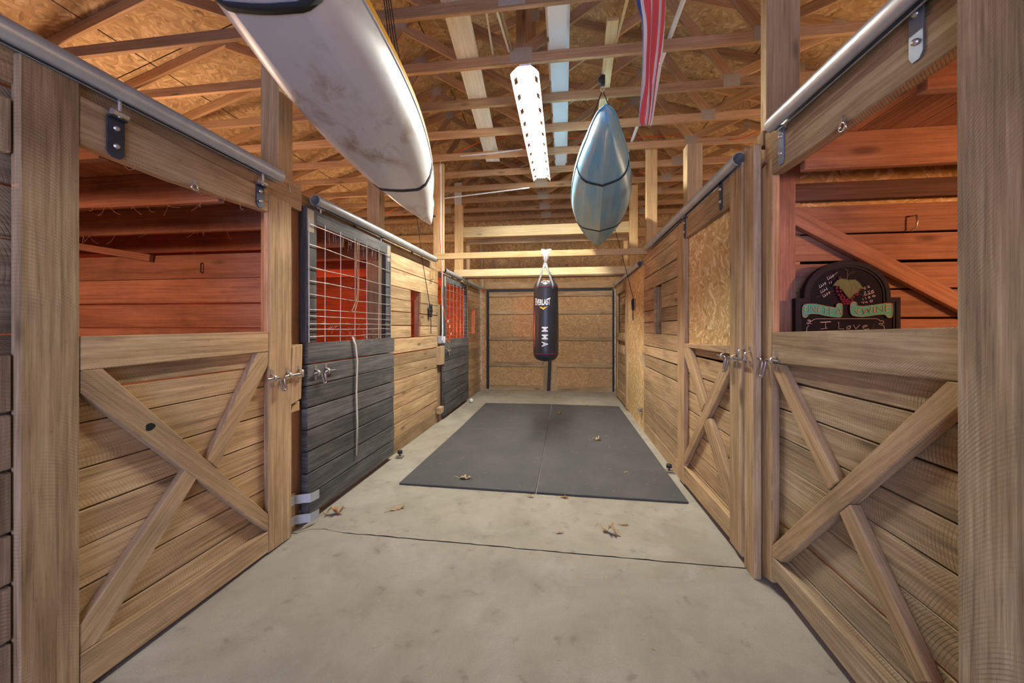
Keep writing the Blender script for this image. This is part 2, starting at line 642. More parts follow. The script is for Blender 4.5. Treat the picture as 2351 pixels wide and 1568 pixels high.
def concrete():
    k = NT('worn_concrete')
    tc = k.n('ShaderNodeTexCoord').outputs['Object']
    a = k.noise(tc, 1.1, 6, .62, .4)
    b = k.noise(tc, 4.5, 5, .6, .2)
    f = k.noise(tc, 160, 2, .6)
    spots = k.noise(tc, 9, 4, .55, .3)
    blot = k.noise(tc, 2.6, 6, .66, .6)
    crumbs = k.noise(tc, 30, 3, .6)
    col = k.ramp(a, [(.30, (.29, .265, .205)), (.5, (.375, .345, .275)), (.70, (.47, .44, .365))])
    col = k.mix(k.g(b, .50, .70, 0, .45), col, (.25, .22, .17))
    col = k.mix(k.g(blot, .58, .70, 0, .40), col, (.21, .18, .145))
    col = k.mix(k.g(blot, .44, .32, 0, .35), col, (.50, .47, .41))
    col = k.mix(k.g(spots, .62, .72, 0, .55), col, (.16, .14, .11))
    col = k.mix(k.g(crumbs, .70, .76, 0, .6), col, (.13, .11, .085))
    col = k.mix(k.g(f, .35, .65, 0, .30), col, (.22, .20, .16))
    k.l(col, k.b.inputs['Base Color'])
    k.b.inputs['Roughness'].default_value = .8
    k.b.inputs['Specular IOR Level'].default_value = .3
    k.bump(k.math('ADD', f, b), .15, .002)
    return k.m


M['concrete'] = concrete()


def hull_white():
    k = NT('white_hull')
    tc = k.n('ShaderNodeTexCoord').outputs['Object']
    dirt = k.noise(k.mapping(tc, (5, 2.6, 5)), 1.0, 6, .68, .5)
    mask = k.noise(k.mapping(tc, (1.6, 1.1, 1.6)), 1.0, 2, .5)
    sc = k.noise(k.mapping(tc, (30, 3, 30), (0, 0, .3)), 1.0, 4, .7)
    d = k.math('MULTIPLY', k.g(dirt, .50, .66), k.g(mask, .42, .56))
    col = k.mix(k.math('MULTIPLY', d, .75), (.60, .61, .62), (.26, .17, .085))
    col = k.mix(k.g(sc, .66, .78, 0, .35), col, (.36, .33, .29))
    k.l(col, k.b.inputs['Base Color'])
    k.b.inputs['Roughness'].default_value = .38
    return k.m


def hull_blue():
    k = NT('blue_hull')
    tc = k.n('ShaderNodeTexCoord').outputs['Object']
    st = k.noise(k.mapping(tc, (14, 1.0, 8)), 1.0, 5, .65, .3)
    mask = k.noise(k.mapping(tc, (2.0, .8, 2.0)), 1.0, 2, .5)
    col = k.mix(k.g(st, .40, .62), (.13, .40, .62), (.30, .48, .58))
    d = k.math('MULTIPLY', k.g(st, .50, .66), k.g(mask, .50, .66))
    col = k.mix(k.math('MULTIPLY', d, .7), col, (.34, .28, .21))
    k.l(col, k.b.inputs['Base Color'])
    k.b.inputs['Roughness'].default_value = .36
    return k.m


M['hull_white'] = hull_white()
M['hull_blue'] = hull_blue()
M['deck_yellow'] = plain('yellow_deck', (.80, .42, .02), .4)
M['deck_blue'] = plain('blue_deck', (.14, .36, .55), .4)
M['rim_pale'] = plain('pale_hull_rim', (.55, .58, .60), .4)
M['rim_blue'] = plain('blue_hull_rim', (.12, .36, .58), .4)


def red_maroon(name, base):
    return plain(name, base, .85)


# ------------------------------------------------------------------ dimensions of the barn
XL, XR = -1.855, 1.06            # faces of the two aisle walls
XOL, XOR = -4.98, 4.22           # outer walls
YB, YF = 8.62, -3.6              # end walls
RIDGE, ZCH = -0.38, 3.75         # ridge line, underside of the truss chords
PITCH = .313


def roof_under(x):
    return 3.87 + PITCH * (4.05 - abs(x - RIDGE))


# floor: slabs meeting at a ragged control joint
jx = [-6, -1.95, -1.75, -1.6, -1.45, -1.25, -1.0, -.7, -.4, -.1, .2, .5, .8, 1.1, 5.4]
jy = lambda x: 2.404 - .02 * min(1, max(-1, (x + .3))) + (.03 * math.exp(-((x + 1.66) / .12) ** 2)) - (.06 if x < -1.8 else 0)
random.seed(3)
fb = MB()
xs = []
x = -6.0
while x < 5.5:
    xs.append(x)
    x += .05 if -2.0 < x < 1.2 else .6
xs.append(5.5)
e1 = [Vector((x, jy(x) - .004 + random.uniform(-.003, .003), 0)) for x in xs]
e2 = [Vector((p.x, p.y + (.007 if -1.5 < p.x else .003) + random.uniform(0, .006), 0)) for p in e1]
fb.face([(-6, -4.5, 0), (5.5, -4.5, 0)] + [tuple(p) for p in e1[::-1]])
fb.face([tuple(p) for p in e2] + [(5.5, 9.6, 0), (-6, 9.6, 0)])
for i in range(len(xs) - 1):
    a, b, c, d = e1[i], e1[i + 1], e2[i + 1], e2[i]
    dn = Vector((0, 0, -.03))
    fb.face([a, b, b + dn, a + dn], m=1)
    fb.face([d, d + dn, c + dn, c], m=1)
    fb.face([a + dn, b + dn, c + dn, d + dn], m=1)
fb.face([(-6, -4.5, -.1), (5.5, -4.5, -.1), (5.5, 9.6, -.1), (-6, 9.6, -.1)][::-1])
struct(fb.build('floor', [M['concrete'], M['dark']], origin=(0, 0, 0)))

# roof sheathing, in sheets
rf = MB()
t_ = .012
zr = lambda x: roof_under(x) + .096
for sgn in (-1, 1):
    xe = 5.0
    x0, x1 = RIDGE, RIDGE + sgn * xe
    slope_len = math.hypot(xe, xe * PITCH)
    nsh = 4
    yv = YF - .4
    while yv < YB + .4:
        for i in range(nsh):
            a, b = i / nsh, (i + 1) / nsh - .002
            xa, xb = x0 + (x1 - x0) * a, x0 + (x1 - x0) * b
            y0, y1 = yv, yv + 2.43
            pts = [(xa, y0, zr(xa)), (xb, y0, zr(xb)), (xb, y1, zr(xb)), (xa, y1, zr(xa))]
            uo = random.uniform(0, 20)
            uvs = [(y + uo, slope_len * q + uo) for (q, y) in ((a, y0), (b, y0), (b, y1), (a, y1))]
            if sgn < 0:
                rf.face(pts, uvs, random.random())
            else:
                rf.face(pts[::-1], uvs[::-1], random.random())
        yv += 2.44
# flip so that the lower side faces down is irrelevant; add an outer skin
for sgn in (-1, 1):
    x1 = RIDGE + sgn * 5.0
    rf.face([(RIDGE, YF - .4, zr(RIDGE) + .03), (x1, YF - .4, zr(x1) + .03), (x1, YB + .6, zr(x1) + .03), (RIDGE, YB + .6, zr(RIDGE) + .03)])
struct(rf.build('ceiling', M['osb_roof'], origin=(0, 0, 0)))


def osb_panel_wall(name, pts, uvs, mat, th):
    b = MB()
    b.prism(pts, th)
    return struct(b.build(name, mat))


# outer walls
for nm, x, s in (('wall_left_outer', XOL, -1), ('wall_right_outer', XOR, 1)):
    b = MB()
    z = 0.0
    while z < 3.78:
        z2 = min(z + .19, 3.80)
        b.box(min(x, x + s * .03), max(x, x + s * .03), YF, YB, z, z2, grain=1)
        z = z2
    struct(b.build(nm, M['oak_red']))
# gable wall behind the end door (with the doorway left open) and the front gable
DX0, DX1, DZ = -1.735, 1.085, 2.27


def gable(name, y, th, dx0, dx1, dz, mat):
    b = MB()
    zt = lambda x: zr(x) - .01
    d = (0, th, 0)
    b.prism([(XOL, y, 0), (dx0, y, 0), (dx0, y, zt(dx0)), (XOL, y, zt(XOL))], d, grain=(0, 0, 1))
    b.prism([(dx1, y, 0), (XOR, y, 0), (XOR, y, zt(XOR)), (dx1, y, zt(dx1))], d, grain=(0, 0, 1))
    b.prism([(dx0, y, dz), (dx1, y, dz), (dx1, y, zt(dx1)), (RIDGE, y, zt(RIDGE)), (dx0, y, zt(dx0))], d, grain=(0, 0, 1))
    return struct(b.build(name, mat))


gable('wall_back', YB, .03, DX0 + .03, DX1 - .004, DZ - .005, M['osb_roof'])
gable('wall_front', YF - .03, .03, -1.95, 1.15, 2.95, M['osb_roof'])


# ------------------------------------------------------------------ plank walls
def plank_wall(name, xface, th, y0, y1, z0, z1, row=.155, opening=None, mat='oak', gap=.005, seed=1, parent=None, ybreak=None):
    """planks along y; xface is the aisle face, thickness goes away from the aisle"""
    random.seed(seed)
    s = -1 if xface < 0 else 1
    b = MB()
    zs = [z0]
    if opening:
        oy0, oy1, oz0, oz1 = opening
        n = max(1, round((oz0 - z0) / row))
        zs = [z0 + (oz0 - z0) * i / n for i in range(n + 1)]
        n = max(1, round((oz1 - oz0) / row))
        zs += [oz0 + (oz1 - oz0) * i / n for i in range(1, n + 1)]
        n = max(1, round((z1 - oz1) / row))
        zs += [oz1 + (z1 - oz1) * i / n for i in range(1, n + 1)]
    else:
        n = max(1, round((z1 - z0) / row))
        zs = [z0 + (z1 - z0) * i / n for i in range(n + 1)]
    for i in range(1, len(zs) - 1):
        if not (opening and (abs(zs[i] - opening[2]) < .01 or abs(zs[i] - opening[3]) < .01)):
            zs[i] += random.uniform(-.014, .014)
    for i in range(len(zs) - 1):
        a, c = zs[i] + random.uniform(0, gap), zs[i + 1] - random.uniform(0, gap) - .001
        if random.random() < .15:
            c -= .006
        spans = [(y0, y1)]
        if opening and zs[i] > opening[2] - .02 and zs[i + 1] < opening[3] + .02:
            spans = [(y0, opening[0]), (opening[1], y1)]
        for (ya, yb) in spans:
            off = random.uniform(0, .006)
            tilt = random.uniform(-.004, .004)
            xa = xface + s * off
            b.bar((xa, ya, a), (s * (th - off), 0, 0), (0, yb - ya, tilt), (0, 0, c - a), grain=1)
    return b.build(name, M[mat], parent, bevel=.003)


def post(name, x0, x1, y0, y1, z0, z1, label, mat='post'):
    b = MB()
    b.box(x0, x1, y0, y1, z0, z1, grain=2, tone=.6)
    return tag(b.build(name, M[mat], bevel=.005), label, 'post')


# aisle walls (plank sections between the sliding doors)
struct(plank_wall('wall_left', XL, .03, -1.2, 1.17, .0, 2.22, .175, seed=4, mat='oak_grey'))
struct(plank_wall('wall_left', XL, .03, 3.82, 5.47, .0, 2.23, .155, opening=(4.47, 4.79, 1.28, 1.86), seed=5))
struct(plank_wall('wall_left', XL, .03, 7.02, 8.58, .0, 2.21, .155, opening=(7.56, 7.86, 1.28, 1.78), seed=6))
struct(plank_wall('wall_right', XR, .03, -1.2, .69, .0, 2.3, .17, seed=8, mat='oak_grey'))
struct(plank_wall('wall_right', XR, .03, 3.62, 5.33, .0, 2.40, .155, opening=(4.39, 4.72, 1.33, 1.885), seed=9))
struct(plank_wall('wall_right', XR + .035, .03, 6.6, 8.58, .0, 2.26, .155, seed=10))
# new strand-board panel beside the far sliding door
b = MB()
b.box(XR + .008, XR + .022, 5.335, 6.75, .0, 2.26, grain=2, tone=.5)
struct(b.build('wall_right', M['osb_new']))

# sills under the doors
for (x0, x1, y0, y1) in ((-1.90, -1.855, 1.0, 2.33), (-1.90, -1.855, 2.48, 3.82), (-1.90, -1.855, 5.48, 7.02), (1.157, 1.20, .9, 2.43), (1.10, 1.14, 2.41, 3.62), (1.128, 1.17, 6.6, 8.5)):
    b = MB()
    b.box(x0, x1, y0, y1, 0, .10, grain=1)
    struct(b.build('trim_3', M['oak_red'], bevel=.003))

# ------------------------------------------------------------------ stall partitions, loft joists and boards, back rooms


def cross_partition(name, xa, xb, y, z0, z1, row, mat, seed, gap=.006, th=.03, tilts=.004):
    random.seed(seed)
    b = MB()
    n = max(1, round((z1 - z0) / row))
    for i in range(n):
        za = z0 + (z1 - z0) * i / n + random.uniform(0, gap)
        zb = z0 + (z1 - z0) * (i + 1) / n - random.uniform(0, gap)
        off = random.uniform(0, .006)
        b.bar((xa, y + off, za), (xb - xa, 0, random.uniform(-tilts, tilts)), (0, th - off, 0), (0, 0, zb - za), grain=0)
    return struct(b.build(name, M[mat], bevel=.003))


cross_partition('wall_stall', XOL, XL - .06, 2.40, 0.0, 1.925, .178, 'oak_red', 11)
cross_partition('wall_stall', XOL, XL - .06, 5.50, 0.0, 2.2, .178, 'oak_red', 12)
cross_partition('wall_stall', XOL, XL - .05, -1.2, 0.0, 2.2, .178, 'oak_red', 13)
cross_partition('wall_stall', 1.17, XOR, 2.42, 0.0, 2.10, .165, 'oak_red', 14, gap=.010, tilts=.012)
cross_partition('wall_stall', 1.17, XOR, 5.35, 0.0, 2.1, .165, 'oak_red', 15)
cross_partition('wall_stall', 1.12, XOR, -1.2, 0.0, 2.3, .165, 'oak_red', 16)
# strand-board strip and dark plank at the top of the partition by the chalkboard
b = MB()
b.box(1.17, XOR, 2.475, 2.487, 2.05, 2.355, grain=0)
struct(b.build('wall_stall', M['osb_new']))
b = MB()
b.box(1.30, XOR, 2.39, 2.418, 2.125, 2.225, grain=0, tone=.05)
tag(b.build('stall_plank', wood('dark_plank', (.10, .06, .045), (.16, .10, .075), (.24, .155, .115), saw=.1, stain=.3), bevel=.003),
    'dark brown horizontal plank topping the red stall wall above the chalkboard', 'plank')
# diagonal brace across that partition
b = MB()
p0, p1 = at_y(1760, 466, 2.385), at_y(2300, 748, 2.385)
b.beam(p0, p1, (0, 0, 1), .085, (0, 1, 0), .036, tone=.8)
tag(b.build('diagonal_brace', M['oak_red'], bevel=.003), 'reddish diagonal wooden brace nailed across the stall wall above the chalkboard', 'brace')
b = MB()
b.box(1.175, 1.30, 2.36, 2.40, 0, 2.35, grain=2, tone=.7)
tag(b.build('stall_stud', M['oak_red'], bevel=.003), 'reddish upright stud in the corner of the stall with the chalkboard', 'stud')

# loft joists and loft boards over the stalls
order = ['first', 'second', 'third', 'fourth', 'fifth', 'sixth', 'seventh', 'eighth', 'ninth', 'tenth', 'eleventh', 'twelfth']


def joist(xa, xb, y, z0, z1, label, group):
    b = MB()
    b.box(xa, xb, y - .019, y + .019, z0, z1, grain=0)
    o = b.build('loft_joist', M['oak_red'], bevel=.003)
    tag(o, label, 'joist', group)


for i, y in enumerate((.80, 1.35, 1.90, 2.47, 3.09)):
    joist(XOL, XL - .045, y, 2.10, 2.28, '%s loft joist counted from the camera, through the plain door under the white kayak' % order[i],
          'joists behind the plain cross-braced door')
for i, y in enumerate((3.7, 4.3, 4.9)):
    joist(XOL, XL - .045, y, 2.10, 2.28, '%s loft joist seen through the wire mesh of the nearer black door' % order[i],
          'joists behind the nearer black door')
for i, y in enumerate((.80, 1.44, 2.08)):
    joist(1.175, XOR, y, 2.18, 2.355, '%s loft joist counted from the camera, above the grape chalkboard stall' % order[i],
          'joists over the stall with the chalkboard')


def loft(name, xa, xb, y0, y1, z):
    b = MB()
    x = xa
    while x < xb - .02:
        w = min(.24, xb - x)
        b.box(x, x + w - .004, y0, y1, z, z + .02, grain=1)
        x += w
    return struct(b.build(name, M['oak_red']))


loft('floor_loft_left', XOL, XL - .05, -1.2, 8.58, 2.281)
loft('floor_loft_right', 1.175, XOR, -1.2, 8.58, 2.356)
# slanting rail low in the left stall
b = MB()
b.beam((-4.3, 2.36, 2.12), (-2.95, 2.38, 1.90), (0, 0, 1), .05, (0, 1, 0), .03)
tag(b.build('slanting_rail', M['oak_red'], bevel=.003), 'slanting orange lit rail in the upper corner of the dark stall', 'rail')

# ------------------------------------------------------------------ posts
post('support_post', -2.04, -1.905, 2.335, 2.475, 0, 3.75, 'square support post standing beside the pale kayak, between the plain door and the black door')
post('support_post', -2.04, -1.905, 3.75, 3.87, 0, 3.75, 'square support post partly behind the pale kayak, over the nearer black door')
post('support_post', -1.93, -1.775, 5.475, 5.545, 2.232, 3.84, 'post with the white conduit and orange cable running up it', 'pine')
post('support_post', -1.905, -1.76, 6.50, 6.57, 2.2, 3.55, 'slim pale post topped by a grey plate, beyond the post with the conduit', 'pine')
post('support_post', 1.185, 1.37, 2.44, 2.51, 0, 3.75, 'tall post with a purplish shaded face rising beside the end of the near galvanised track', 'post')
post('support_post', 1.145, 1.285, 3.78, 3.90, 0, 3.13, 'short post with a sawn off top standing clear of the ceiling', 'post')
post('support_post', 1.085, 1.225, 5.27, 5.35, 2.2, 3.84, 'bright yellow post nearest the blue kayak, at the end of the crossbeam', 'pine')
post('support_post', 1.075, 1.205, 6.50, 6.58, 2.2, 3.75, 'slim pale post just behind the blue kayak at its far end', 'pine')
b = MB()
b.box(-1.90, -1.775, 6.485, 6.50, 3.55, 3.93, grain=2)
tag(b.build('splice_plate', M['plank_pale'], bevel=.002), 'grey weathered plate fixed to the top of the slim pale post', 'plate')
b = MB()
b.box(-1.90, -1.868, 2.335, 2.62, 0, 2.23, grain=2, tone=.3)
tag(b.build('jamb_board', M['oak_red'], bevel=.003), 'brown upright board in the shaded gap between the plain door and the nearer black door', 'board')
b = MB()
b.box(-1.90, -1.868, 5.475, 5.68, 0, 1.75, grain=2, tone=.15)
tag(b.build('jamb_board', M['oak'], bevel=.003), 'dark upright board in the gap behind the outlet box and latch block', 'board')
# post board between the near and middle doors on the chalkboard side
b = MB()
b.box(1.045, 1.086, 2.285, 2.403, 0, 2.42, grain=2, tone=.65)
pbd = tag(b.build('door_post', M['oak'], bevel=.004), 'upright oak post between the two cross-braced doors beside the chalkboard stall', 'post')
b = MB()
b.box(1.10, 1.24, 2.30, 2.37, 2.42, 2.50, grain=2, tone=.2)
b.build('post_cap_block', M['oak'], pbd, bevel=.003)
# near jamb board filling the right edge of the picture
b = MB()
b.prism([(1.035, .70, 0), (1.035, 1.167, 0), (1.035, 1.173, 2.75), (1.035, .70, 2.75)], (.045, 0, 0), tone=.55, grain=(0, 0, 1))
tag(b.build('jamb_board', M['oak_grey'], bevel=.006), 'wide rough weathered upright board closest to the camera, beside the chalkboard stall', 'board')
b = MB()
for (za, zb) in ((1.98, 2.16), (1.12, 1.31), (.93, 1.11), (.72, .92), (.55, .71), (.36, .54), (.17, .35), (0.0, .16)):
    b = MB()
    b.box(-1.854, -1.822, .985 + random.uniform(-.006, .006), 1.036, za, zb, grain=2)
    tag(b.build('wall_cleat', M['oak_grey'], bevel=.004), 'short block in the column of blocks nailed beside the closest upright of the plain door', 'cleat', 'column of short blocks by the plain door')
# header boards the tracks are screwed to
for nm, x0, x1, y0, y1, z0, z1, lab in (
        ('track_header', -1.855, -1.825, -1.2, 2.46, 2.215, 2.40, 'oak header board behind the track of the plain door under the kayak'),
        ('track_header', -1.90, -1.865, 2.46, 5.47, 2.235, 2.36, 'oak header board behind the track of the nearer black door'),
        ('track_header', -1.90, -1.865, 5.55, 8.5, 2.16, 2.29, 'oak header board behind the track of the farther black door'),
        ('track_header', 1.10, 1.135, -1.2, 2.28, 2.30, 2.47, 'oak header board behind the track over the chalkboard stall'),
        ('track_header', 1.062, 1.09, 2.43, 5.30, 2.405, 2.47, 'oak header board behind the track over the strand-board door'),
        ('track_header', 1.062, 1.09, 5.5, 8.4, 2.265, 2.33, 'oak header board behind the farthest track beside the punch bag')):
    b = MB()
    b.box(x0, x1, y0, y1, z0, z1, grain=1, tone=.45)
    tag(b.build(nm, M['oak'], bevel=.003), lab, 'board')


# ------------------------------------------------------------------ sliding-door tracks (round steel tubes, slit below)
def track(pa, pb, r, label):
    pa, pb = Vector(pa), Vector(pb)
    t = thing('door_track', label, 'door track', pa)
    ax = (pb - pa).normalized()
    b = MB()
    n = 22
    s = ax.cross(Vector((0, 0, 1))).normalized()
    u = s.cross(ax)
    ro, ri = [], []
    for p in (pa, pb):
        a0, a1 = -math.pi / 2 + .28, 1.5 * math.pi - .28
        row = [p + (s * math.cos(a0 + (a1 - a0) * k / n) + u * math.sin(a0 + (a1 - a0) * k / n)) * r for k in range(n + 1)]
        row += [p + (s * math.cos(a1 - (a1 - a0) * k / n) + u * math.sin(a1 - (a1 - a0) * k / n)) * (r - .004) for k in range(n + 1)]
        (ro if p is pa else ri).extend(row)
    b.grid([ro, ri], True, .5)
    for rw in (ro, ri):
        for k in range(n):
            b.face([rw[k], rw[k + 1], rw[2 * n - k], rw[2 * n + 1 - k]])
    b.build('track_tube', M['galv'], t)
    L = (pb - pa).length
    nb = max(2, round(L / 1.1))
    side = -1 if pa.x < 0 else 1
    for i in range(nb):
        p = pa + (pb - pa) * ((i + .5) / nb)
        b = MB()
        b.bar(p + Vector((0, -.02, r - .004)), (side * .075, 0, 0), (0, .04, 0), (0, 0, .008))
        b.bar(p + Vector((side * .068, -.02, -.03)), (side * .007, 0, 0), (0, .04, 0), (0, 0, r + .034))
        b.build('wall_bracket', M['navy'], t)
    return t


track((-1.778, .35, 2.352), (-1.778, 2.19, 2.352), .041, 'grey galvanised track over the plain cross-braced door under the white kayak')
track((-1.785, 2.545, 2.322), (-1.785, 5.16, 2.35), .040, 'galvanised door track over the nearer black mesh door')
track((-1.785, 5.56, 2.258), (-1.785, 8.15, 2.258), .038, 'galvanised door track over the farther black mesh door')
track((1.045, .45, 2.385), (1.045, 2.09, 2.422), .041, 'galvanised door track above the stall with the grape chalkboard')
track((1.02, 2.40, 2.39), (1.02, 4.90, 2.388), .040, 'galvanised door track over the strand-board topped door')
track((1.035, 5.45, 2.28), (1.035, 7.85, 2.27), .038, 'galvanised door track nearest the end door, opposite the farther black door')


# ------------------------------------------------------------------ door hardware as parts
def hanger(t, x, sgn, y, ztop, zbot, ztrack, w, mat, xtrack):
    """strap hanger on a door face; sgn = +1 when the face looks to +x"""
    b = MB()
    pts = [(x, y - w / 2, ztop), (x, y + w / 2, ztop), (x, y + w / 2, zbot + .02), (x, y + w / 4, zbot), (x, y - w / 4, zbot), (x, y - w / 2, zbot + .02)]
    b.prism(pts, (sgn * .006, 0, 0))
    b.bar((x, y - w / 2, ztop - .004), ((xtrack - x), 0, 0), (0, w, 0), (0, 0, .006))
    h = b.build('hanger_strap', mat, t, bevel=.001)
    h['label'] = 'dark steel hanger strap bolted to the door'
    h['_o'] = list(t['_o'])
    for q in (.3, .75):
        b = MB()
        z = zbot + (ztop - zbot) * q
        b.lathe((x + sgn * .006, y, z), [(0.0001, sgn * .010), (.008, sgn * .009), (.011, 0)], 10, axis='x')
        b.build('bolt_head', M['steel'], h)
    b = MB()
    b.tube([(xtrack, y, ztop), (xtrack, y, ztrack - .02)], .007, 8)
    b.tube([(xtrack, y - .028, ztop + .016), (xtrack, y + .028, ztop + .016)], .012, 10)
    b.build('roller_stem', M['steel'], t)


def slide_bolt(t, x, sgn, ya, yb, z, u=.07, kx=.022):
    """bent rod bolt lying on the face x between ya and yb, with its U handle in the middle, on two strap plates"""
    d = 1 if yb > ya else -1
    L = abs(yb - ya)
    X = x + sgn * kx
    ym = ya + d * L * .42
    pts = [(X, ya, z), (X, ya + d * L * .24, z)]
    r = .022
    for i in range(5):
        a = math.pi / 2 * i / 4
        pts.append((X, ym - d * .03 + d * .012 * math.sin(a) - d * .0, z - .012 + .012 * math.cos(a)))
    pts.append((X + sgn * .012, ym - d * .016, z - u * .85))
    pts.append((X + sgn * .014, ym - d * .008, z - u * .98))
    pts.append((X + sgn * .014, ym + d * .008, z - u * .98))
    pts.append((X + sgn * .012, ym + d * .016, z - u * .85))
    for i in range(5):
        a = math.pi / 2 * i / 4
        pts.append((X, ym + d * .018 + d * .018 * (1 - math.cos(a)), z - .018 + .018 * math.sin(a)))
    pts.append((X, yb, z))
    b = MB()
    b.tube(pts, .0075, 10)
    rod = b.build('slide_bolt', M['bolt'], t)
    rod['label'] = 'bent steel slide bolt'
    rod['_o'] = list(t['_o'])
    for yy in (ya + d * L * .2, ya + d * L * .66):
        b = MB()
        for zz in (.028, -.048):
            b.bar((x, yy - .011, z + zz - .004), (sgn * .003, 0, 0), (0, .022, 0), (0, 0, .032))
        pts2 = [(x + sgn * (.002 + .031 * math.sin(a)), yy, z + .022 * math.cos(a)) for a in [math.pi * i / 8 for i in range(9)]]
        b.ribbon(pts2, .022, (0, 1, 0))
        b.build('bolt_strap', M['steel'], rod, solid=.0025)


def catch(parent_obj, x, sgn, y, z):
    b = MB()
    for zz in (.026, -.054):
        b.bar((x, y - .010, z + zz), (sgn * .003, 0, 0), (0, .020, 0), (0, 0, .03))
    pts = [(x + sgn * .002, y, z + .03), (x + sgn * .03, y, z + .024), (x + sgn * .032, y, z - .02), (x + sgn * .002, y, z - .028)]
    b.ribbon(pts, .02, (0, 1, 0))
    return b.build('bolt_catch', M['steel'], parent_obj, solid=.003)


def yz_prism(b, x, th, pts, **k):
    b.prism([(x, p[0], p[1]) for p in pts], (th, 0, 0), **k)


def brace_pts(a, c, w):
    a, c = Vector((0, *a)), Vector((0, *c))
    d = (c - a).normalized()
    n = Vector((0, -d.z, d.y)) * w / 2
    return [(q.y, q.z) for q in (a - n, c - n, c + n, a + n)]


# ------------------------------------------------------------------ near door on the kayak side (cross-braced oak, open top)
def plain_door_left():
    x = -1.80
    t = thing('stall_gate', 'plain oak stall door with cross brace and open top, under the white kayak', 'stall door', (x, 1.68, .0))
    ft = .038

    def piece(name, pts, grain, tone, mat='oak', dep=0.0, th=ft, bev=.004):
        b = MB()
        yz_prism(b, x - dep, -th, pts, grain=grain, tone=tone)
        return b.build(name, M[mat], t, bevel=bev)
    piece('stile', [(1.041, .0), (1.2015, .0), (1.2015, 2.32), (1.041, 2.32)], (0, 0, 1), .15)
    piece('stile', [(2.128, .012), (2.327, .006), (2.327, 2.225), (2.128, 2.225)], (0, 0, 1), .62)
    piece('top_rail', [(1.2015, 2.092), (1.55, 2.085), (2.127, 2.112), (2.127, 2.245), (1.2015, 2.275)], (0, 1, 0), .45, dep=.003, th=.05)
    mr = piece('middle_rail', [(1.204, 1.238), (2.127, 1.252), (2.127, 1.374), (1.204, 1.367)], (0, 1, 0), .85)
    piece('bottom_rail', [(1.204, .03), (2.127, .02), (2.127, .148), (1.204, .172)], (0, 1, 0), .5)
    A = brace_pts((1.165, 1.255), (2.175, .150), .102)
    # long brace, ends trimmed to the frame
    piece('long_brace', [(1.204, 1.155), (2.118, .152), (2.127, .152), (2.127, .250), (1.275, 1.238), (1.204, 1.238)], (0, 1, -1), .35)
    # the second diagonal comes in two pieces
    d = Vector((0, 2.127 - 1.24, 1.252 - .16))
    piece('short_brace', dep=.002, pts=[(1.72, .722), (2.045, 1.250), (2.127, 1.250), (2.127, 1.17), (1.78, .66)], grain=(0, 1, 1), tone=.55)
    piece('short_brace', dep=.002, pts=[(1.204, .172), (1.27, .171), (1.672, .66), (1.615, .722), (1.204, .275)], grain=(0, 1, 1), tone=.5)
    b = MB()
    random.seed(21)
    zs = [.08, .24, .395, .554, .698, .857, 1.035, 1.158]
    for i in range(len(zs) - 1):
        b.bar((x - ft - .026, 1.10, zs[i] + random.uniform(.001, .004)), (.026, 0, 0), (0, 1.2, random.uniform(-.004, .004)),
              (0, 0, zs[i + 1] - zs[i] - random.uniform(.003, .008)), grain=1, tone=random.uniform(.45, 1))
    b.bar((x - ft - .026, 1.10, 1.162), (.026, 0, 0), (0, 1.2, .0), (0, 0, .155), grain=1, tone=.5)
    for i, z in enumerate(zs[1:-1]):  # dark battens added behind most gaps to block the red stall glow
        if i != 1:
            b.bar((x - ft - .036, 1.10, z - .02), (.009, 0, 0), (0, 1.2, 0), (0, 0, .04), grain=1, tone=.2)
    pl = b.build('plank_panel', M['oak'], t, bevel=.003)
    # knot hole in the long brace: a dark oval plug
    hanger(t, x, 1, 1.315, 2.245, 2.085, 2.352, .062, M['navy'], -1.778)
    hanger(t, x, 1, 2.055, 2.245, 2.115, 2.352, .058, M['navy'], -1.778)
    slide_bolt(t, x, 1, 2.09, 2.385, 1.085, .085)
    b = MB()
    c = at_x(447, 430, -1.792)
    b.tube([c + Vector((0, .016 * math.cos(a), .016 * math.sin(a))) for a in [2 * math.pi * i / 16 for i in range(17)]], .004, 8)
    b.tube([c + Vector((0, 0, .016)), c + Vector((0, 0, .04))], .0035, 8)
    b.build('eye_bolt', M['bolt'], t)
    b = MB()
    kc = at_x(345, 980, x + .0006)
    b.prism([kc + Vector((0, .020 * math.cos(a) * (1 + .15 * math.cos(3 * a)), .017 * math.sin(a))) for a in [2 * math.pi * i / 16 for i in range(16)]], (-.002, 0, 0))
    b.build('knot_hole', M['dark'], t)


plain_door_left()


# catch block on the post by the black door
b = MB()
b.prism([at_x(672, 797, -1.80), at_x(695, 790, -1.80), at_x(692, 915, -1.80), at_x(668, 930, -1.80)], (-.10, 0, 0), tone=.6, grain=(0, 0, 1))
blk = tag(b.build('latch_block', M['oak'], bevel=.003), 'oak block screwed to the post beside the nearer black door', 'block')
catch(blk, -1.80, 1, 2.395, 1.085)
b = MB()
b.prism([at_x(672, 931, -1.82), at_x(688, 921, -1.82), at_x(688, 942, -1.82), at_x(668, 948, -1.82)], (-.08, 0, 0), tone=.9, grain=(0, 1, 0))
tag(b.build('spacer_block', M['oak'], bevel=.002), 'small block right under the latch block by the nearer black door', 'block')


